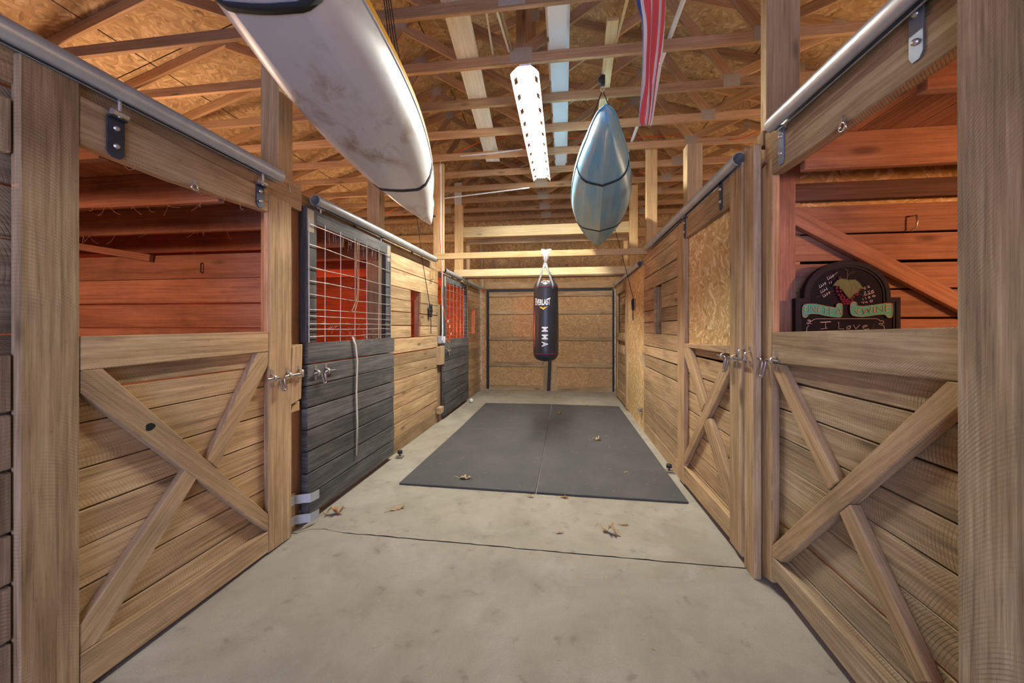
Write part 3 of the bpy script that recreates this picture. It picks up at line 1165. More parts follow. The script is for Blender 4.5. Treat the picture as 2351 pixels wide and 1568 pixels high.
# ------------------------------------------------------------------ black mesh doors
def mesh_door(x, y0, y1, ztop, zr0, zmid, zbot, label, vers, hors, seed, bolt, rows, knotty=True):
    t = thing('stall_gate', label, 'stall door', (x, (y0 + y1) / 2, 0))
    random.seed(seed)
    sw = .115
    B = M['black_wood']

    def bx(name, ya, yb, za, zb, dep, th, grain):
        b = MB()
        b.box(x - dep - th, x - dep, ya, yb, za, zb, grain=grain)
        return b.build(name, B, t, bevel=.003)
    bx('stile', y0, y0 + sw, zmid, ztop, .0, .048, 2)
    bx('stile', y1 - sw, y1, zmid, ztop, .0, .048, 2)
    bx('top_rail', y0 + sw, y1 - sw, zr0, ztop, .0, .048, 1)
    bx('bottom_rail', y0 + .02, y1 - .02, zbot - .02, zbot + .09, .03, .03, 1)
    b = MB()
    zs = [zbot + (zmid - zbot) * i / rows for i in range(rows + 1)]
    for i in range(rows):
        wob = random.uniform(-.006, .006)
        b.bar((x - .045 + random.uniform(-.002, .002), y0 + .004, zs[i] + .003), (.05, 0, 0), (0, y1 - y0 + random.uniform(.05, .07), wob * .5),
              (0, 0, zs[i + 1] - zs[i] - .008), grain=1)
    b.build('plank_panel', B, t, bevel=.004)
    b = MB()
    r = .0034
    for k, yv in enumerate(vers):
        b.tube([(x + .008, yv + random.uniform(-.004, .004), zmid - .0), (x + .008, yv + random.uniform(-.004, .004), (zmid + zr0) / 2),
                (x + .008, yv, zr0 + .02)], r, 6)
    for zv in hors:
        ny = 6
        b.tube([(x + .014, vers[0] + (vers[-1] - vers[0]) * i / ny, zv + random.uniform(-.005, .005)) for i in range(ny + 1)], r, 6)
    b.build('wire_mesh', M['steel'], t)
    for ya in (y0 + .01, y1 - .085):
        b = MB()
        b.box(x, x + .002, ya, ya + .07, zr0 - .07, zr0 + .09)
        b.build('corner_plate', M['gusset'], t)
    for ya in (y0 + .16, y1 - .22):
        b = MB()
        b.tube([(x + .0, ya, ztop - .01), (x + .0, ya, ztop + .05)], .007, 8)
        b.tube([(x, ya - .03, ztop + .025), (x, ya + .03, ztop + .025)], .011, 8)
        b.build('roller_stem', M['steel'], t)
    slide_bolt(t, x + .005, 1, *bolt)
    return t


mesh_door(-1.80, 2.472, 3.80, 2.262, 2.155, 1.293, .055, 'black stall door with wire mesh top, nearer of the two black doors',
          [2.486, 2.675, 2.875, 3.09, 3.29, 3.52, 3.78], [2.137, 1.988, 1.829, 1.732, 1.634, 1.531, 1.479, 1.43, 1.388, 1.333], 31,
          (2.515, 2.775, 1.07, .085), 8)
mesh_door(-1.80, 5.60, 7.02, 2.205, 2.10, 1.225, .06, 'black stall door with wire mesh top, farther one beside the conduit',
          [5.66, 5.86, 6.06, 6.26, 6.48, 6.70, 6.96], [2.08, 1.98, 1.84, 1.73, 1.62, 1.52, 1.46, 1.40, 1.34, 1.27], 32,
          (5.64, 5.90, 1.05, .09), 7)


# ------------------------------------------------------------------ near door on the chalkboard side
def plain_door_right():
    x = 1.09
    k = x / 1.06
    t = thing('stall_gate', 'grey weathered oak door with cross brace in front of the chalkboard stall', 'stall door', (x, 1.75, 0))

    def P(px, py):
        p = at_x(px, py, x)
        return (p.y, p.z)

    def piece(name, pts, grain, tone, mat='oak_grey', dep=0.0, th=.04, bev=.004):
        b = MB()
        yz_prism(b, x + dep, th, pts, grain=grain, tone=tone)
        return b.build(name, M[mat], t, bevel=bev)
    piece('stile', [P(1737, 1312), P(1772, 1338), P(1772, 362), P(1737, 400)], (0, 0, 1), .6, 'oak')
    piece('top_rail', [P(1772, 402), P(2222, 90), P(2222, -40), P(1772, 325)], (0, 1, 0), .4, th=.055)
    piece('middle_rail', [P(1772, 833), P(2222, 879), P(2222, 750), P(1772, 763)], (0, 1, 0), .75)
    yn = P(2222, 750)[0]
    yf = P(1772, 763)[0]
    piece('bottom_rail', [(yf, .085), (yn, .04), (yn, .19), (yf, .192)], (0, 1, 0), .75)
    piece('long_brace', [P(1772, 1252), P(1772, 1278), P(1792, 1290), P(2222, 918), P(2222, 881), P(2172, 875)], (0, -1, 1), .45, 'oak')
    piece('short_brace', [P(1772, 836), P(1772, 851), P(1898, 1126), P(1922, 1105), P(1788, 836)], (0, -1, -1), .6, 'oak', dep=.002)
    piece('short_brace', [P(1924, 1176), P(2100, 1568), P(2136, 1568), P(1949, 1156)], (0, -1, -1), .45, 'oak', dep=.002)
    b = MB()
    random.seed(41)
    zs = [.09, .22, .37, .52, .68, .83, .98, 1.125, 1.33]
    for i in range(len(zs) - 1):
        b.bar((x + .04, yn - .02, zs[i] + random.uniform(.001, .004)), (.026, 0, 0), (0, yf + .12 - yn, random.uniform(-.006, .006)),
              (0, 0, zs[i + 1] - zs[i] - random.uniform(.004, .009)), grain=1, tone=random.uniform(.4, .9))
        if i and i != 2:  # unseen dark batten added to keep stall light out of the gap
            b.bar((x + .067, yn - .02, zs[i] - .02), (.008, 0, 0), (0, yf + .12 - yn, 0), (0, 0, .04), grain=1, tone=.2)
    b.build('plank_panel', M['oak_grey'], t, bevel=.003)
    hanger(t, x, -1, P(1795, 335)[0], P(1795, 292)[1], P(1795, 378)[1], 2.42, .05, M['greyblue'], 1.045)
    hanger(t, x, -1, P(2107, 70)[0], P(2107, -5)[1], P(2107, 140)[1], 2.40, .05, M['greyblue'], 1.045)
    slide_bolt(t, x, -1, P(1800, 835)[0], P(1722, 829)[0], 1.228, .095)
    b = MB()
    c = at_x(1934, 292, 1.082)
    b.tube([c + Vector((.0, .017 * math.cos(a), .017 * math.sin(a))) for a in [2 * math.pi * i / 16 for i in range(17)]], .0045, 8)
    b.tube([c + Vector((0, 0, .017)), c + Vector((0, 0, .045))], .0035, 8)
    b.build('eye_bolt', M['bolt'], t)


plain_door_right()
catch(pbd, 1.045, -1, 2.325, 1.235)
catch(pbd, 1.045, -1, 2.405, 1.245)


# ------------------------------------------------------------------ strand-board topped door
def osb_door():
    x = 1.035
    t = thing('stall_gate', 'oak door with yellow strand-board upper panel and cross brace below', 'stall door', (x, 3.0, 0))

    def P(px, py):
        p = at_x(px, py, x)
        return (p.y, p.z)

    def piece(name, pts, grain, tone, mat='oak', dep=0.0, th=.04, bev=.004):
        b = MB()
        yz_prism(b, x + dep, th, pts, grain=grain, tone=tone)
        return b.build(name, M[mat], t, bevel=bev)
    yn0, yn1 = P(1703, 800)[0], P(1675, 800)[0]
    yf1, yf0 = P(1570, 800)[0], P(1555, 800)[0]
    piece('stile', [(yn0, .05), (yn1, .05), (yn1, 2.375), (yn0, 2.375)], (0, 0, 1), .55)
    piece('stile', [(yf1, .03), (yf0, .03), (yf0, 2.34), (yf1, 2.34)], (0, 0, 1), .6)
    piece('top_rail', [(yn1, 2.165), (yf1, 2.175), (yf1, 2.33), (yn1, 2.36)], (0, 1, 0), .25)
    piece('middle_rail', [(yn1, 1.232), (yf1, 1.232), (yf1, 1.262), (yn1, 1.285)], (0, 1, 0), .8)
    piece('bottom_rail', [(yn1, .07), (yf1, .045), (yf1, .195), (yn1, .20)], (0, 1, 0), .6)
    b = MB()
    b.prism([(x + .042, yn1 - .02, 1.262), (x + .042, yf1 + .02, 1.262), (x + .042, yf1 + .02, 2.2), (x + .042, yn1 - .02, 2.2)], (.012, 0, 0), grain=(0, 1, 0))
    u = b.build('upper_panel', M['osb_new'], t)
    u['label'] = 'yellow strand-board panel with green grid lines'
    piece('long_brace', [P(1569, 1047), P(1572, 1066), P(1675, 850), P(1675, 826), P(1662, 824)], (0, -1, 1), .7)
    piece('short_brace', [P(1569, 793), P(1581, 797), P(1617, 926), P(1609, 946), P(1569, 812)], (0, 1, 1), .5, dep=.002)
    piece('short_brace', [P(1612, 966), P(1628, 960), P(1675, 1103), P(1675, 1172), P(1664, 1143)], (0, 1, 1), .55, dep=.002)
    b = MB()
    random.seed(43)
    zs = [.07, .22, .375, .54, .69, .85, 1.0, 1.16]
    for i in range(len(zs) - 1):
        b.bar((x + .041, yn0 + .03, zs[i] + .002), (.02, 0, 0), (0, yf0 - yn0 - .06, random.uniform(-.005, .005)),
              (0, 0, zs[i + 1] - zs[i] - random.uniform(.004, .008)), grain=1, tone=random.uniform(.4, .95))
    b.bar((x + .043, yn0 + .03, 1.172), (.02, 0, 0), (0, yf0 - yn0 - .06, 0), (0, 0, .075), grain=1, tone=.2)
    b.build('plank_panel', M['oak'], t, bevel=.003)
    hanger(t, x, -1, P(1656, 455)[0], 2.365, P(1656, 482)[1], 2.39, .05, M['navy'], 1.015)
    hanger(t, x, -1, P(1573, 520)[0], 2.345, P(1573, 546)[1], 2.39, .05, M['navy'], 1.015)
    slide_bolt(t, x, -1, P(1655, 816)[0], P(1712, 822)[0], 1.215, .09)


osb_door()


# far sliding door near the end wall
def far_door():
    x = 1.04
    t = thing('stall_gate', 'small oak door with dark window opening, next to the end door', 'stall door', (x, 7.3, 0))
    ya, yb = 6.62, 7.95

    def bx(name, y0, y1, z0, z1, dep, th, grain, tone=.5):
        b = MB()
        b.box(x + dep, x + dep + th, y0, y1, z0, z1, grain=grain, tone=tone)
        return b.build(name, M['oak'], t, bevel=.003)
    bx('stile', ya, ya + .16, .03, 2.24, 0, .04, 2, .6)
    bx('stile', yb - .14, yb, .03, 2.24, 0, .04, 2, .4)
    bx('top_rail', ya + .16, yb - .14, 2.05, 2.24, 0, .04, 1, .3)
    bx('middle_rail', ya + .16, yb - .14, 1.16, 1.30, 0, .04, 1, .6)
    bx('bottom_rail', ya + .16, yb - .14, .05, .22, 0, .04, 1, .5)
    b = MB()
    for i in range(6):
        z = .05 + i * .172
        b.box(x + .02, x + .036, ya + .05, yb - .05, z + .003, z + .167, grain=1)
    b.build('plank_panel', M['oak'], t, bevel=.002)
    b = MB()
    b.tube([(x - .02, ya + .09, 1.06), (x - .03, ya + .09, 1.04), (x - .03, ya + .09, .99), (x - .01, ya + .09, .96)], .007, 8)
    b.build('handle', M['steel'], t)
    for yy in (ya + .2, yb - .25):
        b = MB()
        b.tube([(x, yy, 2.23), (x, yy, 2.26)], .008, 8)
        b.build('roller_stem', M['steel'], t)


far_door()

# ------------------------------------------------------------------ end door (strand board on a plank frame) and the gable framing above it
YD = 8.47
ed = thing('door_1', 'x', 'door', (-.33, YD, 0))
del ed['label'], ed['category']
ed['kind'] = 'structure'
b = MB()
for i, (xa, xb) in enumerate(((DX0 + .02, -.6235), (-.6235, .6215), (.6215, DX1 - .012))):
    b.prism([(xa, YD + .03, .004), (xb, YD + .03, .004), (xb, YD + .03, 2.255), (xa, YD + .03, 2.255)], (0, .012, 0), grain=(1, 0, 0))
b.build('door_sheet', M['osb_door'], ed)
for nm, z0, z1 in (('door_rail', .0, .11), ('door_rail', .53, .63), ('door_rail', 1.12, 1.20), ('door_rail', 1.70, 1.79), ('door_rail', 2.09, 2.20)):
    b = MB()
    if z1 < .7:
        b.box(DX0 + .055, -.36, YD, YD + .03, z0, z1, grain=0)
        b.box(-.25, DX1 - .045, YD, YD + .03, z0, z1, grain=0)
    else:
        b.box(DX0 + .055, DX1 - .045, YD, YD + .03, z0, z1, grain=0)
    b.build(nm, M['oak'], ed, bevel=.003)
for xa in (-.455, -.25):
    b = MB()
    b.box(xa, xa + .10, YD - .002, YD + .03, .0, .55, grain=2)
    b.build('door_stile', M['oak'], ed, bevel=.003)
b = MB()
b.prism([(-.375, YD - .012, .0), (-.30, YD - .012, .0), (-.262, YD - .012, .98), (-.335, YD - .012, .98)], (0, .008, 0))
b.build('rubber_flap', M['black'], ed)
b = MB()
b.box(DX0, DX0 + .06, YD - .008, YD + .02, .02, 2.25)
b.box(DX1 - .05, DX1 - .005, YD - .008, YD + .02, .02, 2.2)
b.box(DX0 + .06, DX1 - .05, YD - .007, YD + .019, 2.20, 2.26)
b.build('rubber_strip', M['black'], ed)


def tbeam(name, x0, x1, y0, y1, z0, z1, mat, label, cat='beam', tone=.5):
    b = MB()
    b.box(x0, x1, y0, y1, z0, z1, grain=0 if x1 - x0 > z1 - z0 else 2, tone=tone)
    return tag(b.build(name, M[mat], bevel=.003), label, cat)


# crossbeam that carries the bag, header beams beyond it
tbeam('crossbeam', -1.775, 1.10, 5.10, 5.14, 2.345, 2.425, 'pine', 'slim crossbeam across the aisle from which the punch bag hangs', tone=.6)
tbeam('crossbeam', -1.90, 1.13, 6.45, 6.49, 2.285, 2.405, 'pine_pale', 'pale crossbeam behind the punch bag straps, above the end door', tone=.6)
tbeam('crossbeam', -1.80, 1.06, 6.62, 6.80, 2.28, 2.32, 'oak', 'flat dark plank lying just behind the pale crossbeam', tone=.1)
tbeam('crossbeam', -1.875, 1.16, 6.92, 6.95, 3.075, 3.265, 'pine_pale', 'wide yellow crossbeam running behind the far tip of the blue kayak', tone=.5)
tbeam('crossbeam', -1.87, 1.15, 7.15, 7.19, 2.99, 3.10, 'oak', 'greyish crossbeam just beneath the wide yellow crossbeam', tone=.3)
tbeam('crossbeam', -4.9, 4.1, 8.40, 8.44, 3.34, 3.52, 'pine', 'long orange girt on the end wall high above the end door', tone=.4)
tbeam('crossbeam', -1.95, 1.25, 8.36, 8.40, 2.62, 2.72, 'pine', 'orange header board on the end wall a little above the end door', tone=.4)
tbeam('door_header', -1.95, 1.3, 8.42, 8.46, 2.27, 2.42, 'oak', 'brown plank header directly over the black rubber strip of the end door', tone=.6)
for i, (px, w, lab, mt) in enumerate(((1075, .07, 'short pale stud beneath the greyish crossbeam, next to the slim post with grey plate', 'oak'),
                                      (1106, .10, 'greyish stud on the end wall beside the short pale stud', 'oak_grey'),
                                      (1249, .06, 'short stud on the end wall straight above the punch bag cloth', 'pine'),
                                      (1436, .07, 'short stud at the end of the greyish crossbeam under the blue kayak tip', 'pine'))):
    p = at_y(px, 600, 8.38 if px in (1106, 1249) else 7.2)
    tbeam('stud', p.x - w / 2, p.x + w / 2, p.y - .02, p.y + .02, 2.29, 2.99 if p.y < 8 else 3.34, mt, lab, 'stud')

# ------------------------------------------------------------------ roof trusses
TY0, TSP = 2.77, .605


def truss(k):
    y = TY0 + TSP * k
    w = .038
    lab = '%s roof truss from the front of the picture, pine with steel plates' % order[k + 1]
    if k == 9:
        lab = 'last roof truss, close against the far end wall'
    t = thing('roof_truss', lab, 'truss', (RIDGE, y, ZCH), 'roof trusses along the aisle')
    random.seed(100 + k)
    hw = 4.45
    rnd = random.Random(k)

    def member(name, p0, p1, wd=.089):
        b = MB()
        b.beam((p0[0], y + w / 2, p0[1]), (p1[0], y + w / 2, p1[1]), (0, 0, 1) if abs(p1[0] - p0[0]) > .2 else (1, 0, 0), wd, (0, 1, 0), w * {'bottom_chord': 1, 'top_chord': .97, 'king_post': .93}.get(name, rnd.uniform(.86, .91)))
        return b.build(name, M['truss'], t, bevel=.002)
    zc = ZCH + .0445
    member('bottom_chord', (RIDGE - hw, zc), (RIDGE + hw, zc))
    top = lambda d: roof_under(RIDGE + d) + .046
    for s in (-1, 1):
        member('top_chord', (RIDGE + s * 4.58, top(4.58)), (RIDGE, top(0)))
        member('web', (RIDGE + s * 2.0, zc + .05), (RIDGE + s * 1.4, top(1.4) - .04))
        member('web', (RIDGE + s * 1.4, top(1.4) - .04), (RIDGE, zc + .05))
        member('web', (RIDGE + s * 2.0, zc + .05), (RIDGE + s * 2.95, top(2.95) - .04))
    member('king_post', (RIDGE, zc + .04), (RIDGE, top(0) - .05))
    for d, z, ww, hh in ((0, zc + .03, .20, .13), (-2.0, zc + .02, .15, .12), (2.0, zc + .02, .15, .12), (-1.4, top(1.4), .13, .14),
                         (1.4, top(1.4), .13, .14), (0, top(0) - .03, .18, .14), (-2.95, top(2.95), .1, .1), (2.95, top(2.95), .1, .1)):
        b = MB()
        b.box(RIDGE + d - ww / 2, RIDGE + d + ww / 2, y - .0015, y, z - hh / 2, z + hh / 2)
        b.build('gusset_plate', M['gusset'], t)
    return t


for k in range(-1, 10):
    truss(k)

# things lying on the chords
ZT = ZCH + .0895
b = MB()
b.beam((-.80, 2.55, ZT + .012), (-1.035, 5.53, ZT + .012), (1, 0, 0), .20, (0, 0, 1), .024, tone=.6)
tag(b.build('loose_plank', M['plank_pale'], bevel=.003), 'wide pale plank lying across the roof trusses, between the white kayak and the shop light', 'plank')
b = MB()
b.beam((.385, 3.12, ZT + .02), (.47, 5.6, ZT + .02), (1, 0, 0), .092, (0, 0, 1), .038, tone=.6)
tag(b.build('hoist_board', M['pine_pale'], bevel=.003), 'narrow pale board on the trusses carrying the hoist of the blue kayak', 'board')
# white sheet-metal channel
ch = MB()
y0, y1 = 2.86, 6.0
for (xa, xb, z0, z1) in ((-.125, .02, ZT + .002, ZT + .004), (-.127, -.125, ZT + .002, ZT + .12), (.02, .022, ZT + .002, ZT + .12), (-.15, -.125, ZT + .118, ZT + .12),
                         (.022, .047, ZT + .118, ZT + .12)):
    ch.box(xa, xb, y0, y1, z0, z1)
tag(ch.build('metal_gutter', M['whitepaint']), 'white sheet metal gutter length lying on the trusses beside the shop light', 'gutter')
# loose poles
b = MB()
b.tube([at_z(1572, -8, ZT + .025), at_z(1443, 345, ZT + .025)], .020, 10)
tag(b.build('plastic_pipe', M['pvc']), 'long white plastic pipe lying on the trusses behind the striped flag', 'pipe')
b = MB()
b.tube([at_z(1443, -10, ZT + .02), at_z(1412, 105, ZT + .02)], .013, 8)
tag(b.build('wooden_pole', M['pine_pale']), 'thin pale wooden pole lying on the trusses next to the hoist board', 'pole')
b = MB()
b.tube([at_y(1015, 456, 5.9), at_y(1215, 431, 5.9)], .011, 8)
tag(b.build('thin_rod', M['pvc']), 'thin white rod slung under the trusses beyond the slim post with grey plate', 'rod')
for i, (p, q, r, mt, lab) in enumerate((((1116, 28), (1132, 125), .009, 'plank_pale', 'pale stick hanging among the trusses, closest to the wide plank'),
                                         ((1140, 22), (1170, 122), .011, 'plank_pale', 'thicker pale stick among the trusses, second from the wide plank'),
                                         ((1150, 22), (1176, 118), .010, 'oak_grey', 'grey stick among the trusses, beside the king posts'))):
    b = MB()
    b.tube([at_z(p[0], p[1], ZT + .03), at_z(q[0], q[1], ZT + .03)], r, 7)
    tag(b.build('stick', M[mt]), lab, 'stick')


# ------------------------------------------------------------------ shop light
def shop_light():
    y0, y1, zc = 3.30, 5.76, 3.66
    xc = at_y(1205, 170, 3.34).x
    xc2 = at_y(1244, 405, 5.72).x
    t = thing('shop_light', 'long bright fluorescent shop light with slotted white reflector under the trusses', 'light', ((xc + xc2) / 2, (y0 + y1) / 2, zc))
    dx = lambda y: xc + (xc2 - xc) * (y - y0) / (y1 - y0)
    prof = [(-.125, -.055), (-.108, -.032), (-.078, -.006), (-.055, .012), (.055, .012), (.078, -.006), (.108, -.032), (.125, -.055)]
    b = MB()
    ns = 10
    holes = set(range(0, 10))
    seg = (y1 - y0) / ns
    for j in range(len(prof) - 1):
        (xa, za), (xb, zb) = prof[j], prof[j + 1]
        for i in range(ns):
            ya, yb = y0 + i * seg, y0 + (i + 1) * seg
            cuts = [(ya, yb)]
            if j in (1, 5):
                h0 = ya + seg * .42
                cuts = [(ya, h0), (h0 + .09, yb)]
            for (p, q) in cuts:
                b.face([(dx(p) + xa, p, zc + za), (dx(q) + xa, q, zc + za), (dx(q) + xb, q, zc + zb), (dx(p) + xb, p, zc + zb)])
    b.build('reflector', M['reflector'], t, merge=True, solid=.0015)
    b = MB()
    b.bar((dx(y0) - .05, y0 + .05, zc + .014), (.10, 0, 0), (dx(y1) - dx(y0), y1 - y0 - .1, 0), (0, 0, .05))
    b.build('ballast_housing', M['reflector'], t)
    for xo in (-.045, -.015, .015, .045):
        for (ya, yb) in ((y0 + .04, (y0 + y1) / 2 - .02), ((y0 + y1) / 2 + .02, y1 - .04)):
            b = MB()
            b.tube([(dx(ya) + xo, ya, zc - .012), (dx(yb) + xo, yb, zc - .012)], .0125, 10)
            b.build('tube_lamp', M['tubeglow'], t)
    for yy in (y0 + .3, y1 - .3):
        b = MB()
        b.tube([(dx(yy), yy, zc + .06), (dx(yy), yy, ZCH + .03)], .004, 6)
        b.build('hanging_chain', M['steel'], t)


shop_light()


# ------------------------------------------------------------------ kayaks
class Kayak:
    def __init__(s, L, W, D, kind, e1, e2, g, kr, ke):
        s.L, s.W, s.D, s.kind = L, W, D, kind
        s.e1, s.e2, s.g, s.kr, s.ke = e1, e2, g, kr, ke

    def w(s, t):
        a = min(1.0, abs(t))
        b = a if a < .8 else .8 + (a - .8) * (.30 if s.kind == 'white' else .75)
        return max(.008, s.W * (1 - b ** s.e1) ** s.e2 * max(0, 1 - a ** (11 if s.kind == 'white' else 40)) ** .5)

    def gun(s, t):
        return s.g * abs(t) ** 2

    def keel(s, t):
        return -s.D * (1 - s.kr * abs(t) ** s.ke)

    def under(s, t, n=None):
        """hull section from gunwale to gunwale (left to right), below"""
        w, g, kz = s.w(t), s.gun(t), s.keel(t)
        d = g - kz
        if s.kind == 'white':
            half = [(1.0, 0), (.985, -.22), (.93, -.50), (.80, -.78), (.62, -.93), (.52, -.965), (.30, -.985), (.12, -1.0), (0, -1.0)]
        else:
            half = [(1.0, 0), (.985, -.20), (.93, -.42), (.84, -.60), (.66, -.78), (.62, -.80), (.40, -.89), (.05, -.995), (0, -1.03)]
        pts = [(-a * w, g + q * d) for a, q in half] + [(a * w, g + q * d) for a, q in half[-2::-1]]
        return pts

    def deck(s, t):
        w, g = s.w(t), s.gun(t)
        h = .13 * (1 - abs(t) ** 2) + .02
        e = .055 * (1 - abs(t) ** 6)
        return [(-w, g), (-w * 1.004, g + e), (-.8 * w, g + e + .45 * h), (-.45 * w, g + e + .7 * h), (0, g + e + .8 * h), (.45 * w, g + e + .7 * h), (.8 * w, g + e + .45 * h), (w * 1.004, g + e), (w, g)]

    def make(s, t, hull_m, deck_m, rim_m):
        N = 56
        ts = []
        for i in range(N + 1):
            u = -1 + 2 * i / N
            ts.append(math.sin(u * math.pi / 2) * .5 + u * .5)
        ts[0], ts[-1] = -1, 1
        P = lambda tt, xz: Vector((xz[0], tt * s.L / 2, xz[1]))
        b = MB()
        rows = [[P(tt, q) for q in s.under(tt)] for tt in ts]
        n = len(rows[0])
        mid = n // 2
        cuts = [0, 5, n - 6, n - 1] if s.kind == 'white' else [0, 5, mid, n - 6, n - 1]
        for i0, i1 in zip(cuts, cuts[1:]):
            b.grid([r[i0:i1 + 1] for r in rows], False, .5)
        b.face(rows[0], smooth=True)
        b.face(rows[-1][::-1], smooth=True)
        o = b.build('hull', hull_m, t, local=True)
        b = MB()
        rows = [[P(tt, q) for q in s.deck(tt)] for tt in ts]
        b.grid(rows, False, .5, flip=True)
        b.face(rows[0][::-1], smooth=True)
        b.face(rows[-1], smooth=True)
        b.build('deck', deck_m, t, local=True)
        for sg in (0, -1):
            b = MB()
            b.tube([P(tt, s.under(tt)[sg]) for tt in ts], .008, 8)
            b.build('rim', rim_m, t, local=True)

    def band(s, tt, w=.04, off=.005, drop=0):
        pts = s.under(tt)
        n = len(pts)
        out = []
        for i, (x, z) in enumerate(pts):
            a, c = pts[max(0, i - 1)], pts[min(n - 1, i + 1)]
            nx, nz = (c[1] - a[1]), -(c[0] - a[0])
            l = math.hypot(nx, nz) or 1
            out.append(Vector((x + nx / l * off * (1), tt * s.L / 2, z + nz / l * off)))
        return out


def place(t, rz, rx=0):
    t.rotation_euler = (rx, 0, rz)


def kayak_strap(K, root, tt, hook, label, width=.036):
    """webbing loop under the hull of K (at root) up to the hook point (world)"""
    mw = Matrix.Translation(root.location) @ root.rotation_euler.to_matrix().to_4x4()
    bp = [mw @ p for p in K.band(tt)]
    hook = Vector(hook)
    t = thing('hoist_strap', label, 'strap', bp[len(bp) // 2])
    b = MB()
    yax = (mw.to_3x3() @ Vector((0, 1, 0)))
    pts = [hook + Vector((-.01, 0, 0))] + bp + [hook + Vector((.01, 0, 0))]
    b.ribbon(pts, width, yax)
    b.build('webbing', M['strap'], t, solid=.002)
    b = MB()
    b.tube([hook + Vector((0, 0, .03)) + Vector((.016 * math.cos(a), 0, .024 * math.sin(a))) for a in [2 * math.pi * i / 12 for i in range(13)]], .004, 6)
    b.build('hook', M['steel'], t)
    return t


def pulley(p, top, label):
    t = thing('hoist_pulley', label, 'pulley', p)
    b = MB()
    b.box(p[0] - .022, p[0] + .022, p[1] - .02, p[1] + .02, p[2] + .01, p[2] + .11)
    b.build('pulley_body', M['black'], t, bevel=.006)
    b = MB()
    b.lathe((p[0] - .012, p[1] - .024, p[2] + .06), [(.0001, 0), (.03, 0), (.03, .045), (.0001, .045)], 14, axis='y')
    b.build('pulley_wheel', M['black'], t)
    b = MB()
    b.tube([(p[0], p[1], p[2] + .10), (p[0], p[1], top)], .006, 8)
    b.build('pulley_hook', M['steel'], t)


KW = Kayak(4.619, .368, .265, 'white', 1.864, 1.04, .05, .363, 2.93)
kw = thing('kayak', 'white kayak with dirty hull and yellow deck, hanging under the trusses', 'kayak', (-1.392, 2.484, 2.9645))
place(kw, .1411, -.0292)
KW.make(kw, M['hull_white'], M['deck_yellow'], M['rim_pale'])
b = MB()
b.tube([(0, 2.30, .03), (.01, 2.345, .0), (.015, 2.36, -.03)], .005, 6)
b.tube([(-.03, 2.365, -.035), (.055, 2.365, -.035)], .011, 8)
b.build('carry_toggle', M['black'], kw, local=True)
KB = Kayak(3.966, .3415, .2477, 'blue', 1.754, .817, .028, .554, 2.36)
kb = thing('kayak', 'faded blue kayak hanging bow forward beside the shop light', 'kayak', (.438, 4.80, 2.946))
place(kb, -.0694, -.0136)
KB.make(kb, M['hull_blue'], M['deck_blue'], M['rim_blue'])


def along(root, K, tt):
    return root.location + root.rotation_euler.to_matrix() @ Vector((0, tt * K.L / 2, 0))


for K, root, tt, zh, lab, plab in (
        (KW, kw, -.45, 3.42, 'black strap under the white kayak at the upper edge of the picture', 'black rope pulley above the white kayak, over the strap at the picture edge'),
        (KW, kw, .40, 3.42, 'black strap round the far third of the white kayak', 'black rope pulley above the white kayak, over its far strap'),
        (KB, kb, -.555, 3.63, 'black strap round the bow half of the blue kayak, below the visible pulley', 'black rope pulley hanging above the bow of the blue kayak'),
        (KB, kb, .22, 3.45, 'black strap round the stern half of the blue kayak', 'black rope pulley hidden above the stern of the blue kayak')):
    p = along(root, K, tt)
    kayak_strap(K, root, tt, (p.x, p.y, zh), lab, .055 if K is KW else .042)
    pulley(Vector((p.x, p.y, zh + .05)), 3.838 if K is KB else 3.74, plab)

# hoist ropes
for i in range(4):
    b = MB()
    o = i * 5.0
    b.tube([at_y(880 + o, -12, 2.32), at_y(893 + o * 1.1, 90, 2.50), at_y(905 + o * 1.2, 165, 2.66)], .0035, 6)
    tag(b.build('hoist_rope', M['rope']), 'thin black hoist ropes strung beside the yellow edge of the white kayak', 'rope', 'parallel hoist ropes by the white kayak')


def rope_cleat(pts, cz, label):
    t = thing('rope', label, 'rope', pts[-1])
    b = MB()
    b.tube(pts, .0045, 6)
    b.build('rope_line', M['rope'], t)
    c = Vector(pts[-1])
    b = MB()
    s = 1 if c.x < 0 else -1
    for k in range(5):
        o = Vector((s * (.004 + .004 * k), (k - 2) * .008, 0))
        loop = [c + o + Vector((0, .022 * math.cos(a), -.06 + .085 * math.sin(a))) for a in [2 * math.pi * i / 16 for i in range(17)]]
        b.tube(loop, .005, 6)
    b.tube([c + Vector((s * .02, -.03, -.05)), c + Vector((s * .02, .03, -.07))], .012, 8)
    b.build('rope_coil', M['rope'], t)
    b = MB()
    if cz == 'loop':
        b.tube([c + Vector((s * .012, 0, -.14)), c + Vector((s * .012, -.015, -.20)), c + Vector((s * .012, -.018, -.27)), c + Vector((s * .012, 0, -.30)),
                c + Vector((s * .012, .018, -.27)), c + Vector((s * .012, .012, -.20)), c + Vector((s * .012, 0, -.14))], .005, 6)
    else:
        b.tube([c + Vector((s * .012, 0, -.14)), c + Vector((s * .012, .01, -.25)), c + Vector((s * .012, .004, -.38))], .005, 6)
    b.build('rope_tail', M['rope'], t)
    b = MB()
    b.tube([c + Vector((-s * .002, -.03, .03)), c + Vector((s * .03, -.02, .0)), c + Vector((s * .03, .02, -.05)), c + Vector((0, .03, -.08))], .006, 6)
    b.build('rope_cleat', M['navy'], t)


rope_cleat([at_y(958, 500, 4.80), at_y(970, 600, 4.79), at_x(987, 703, -1.832)], 'tail', 'black rope tied off on the plank wall between the two black doors')
rope_cleat([at_y(1411, 522, 6.15), at_y(1432, 600, 6.1), at_x(1455, 690, 1.045)], 'loop', 'black rope tied off on the strand-board panel beside the far door')


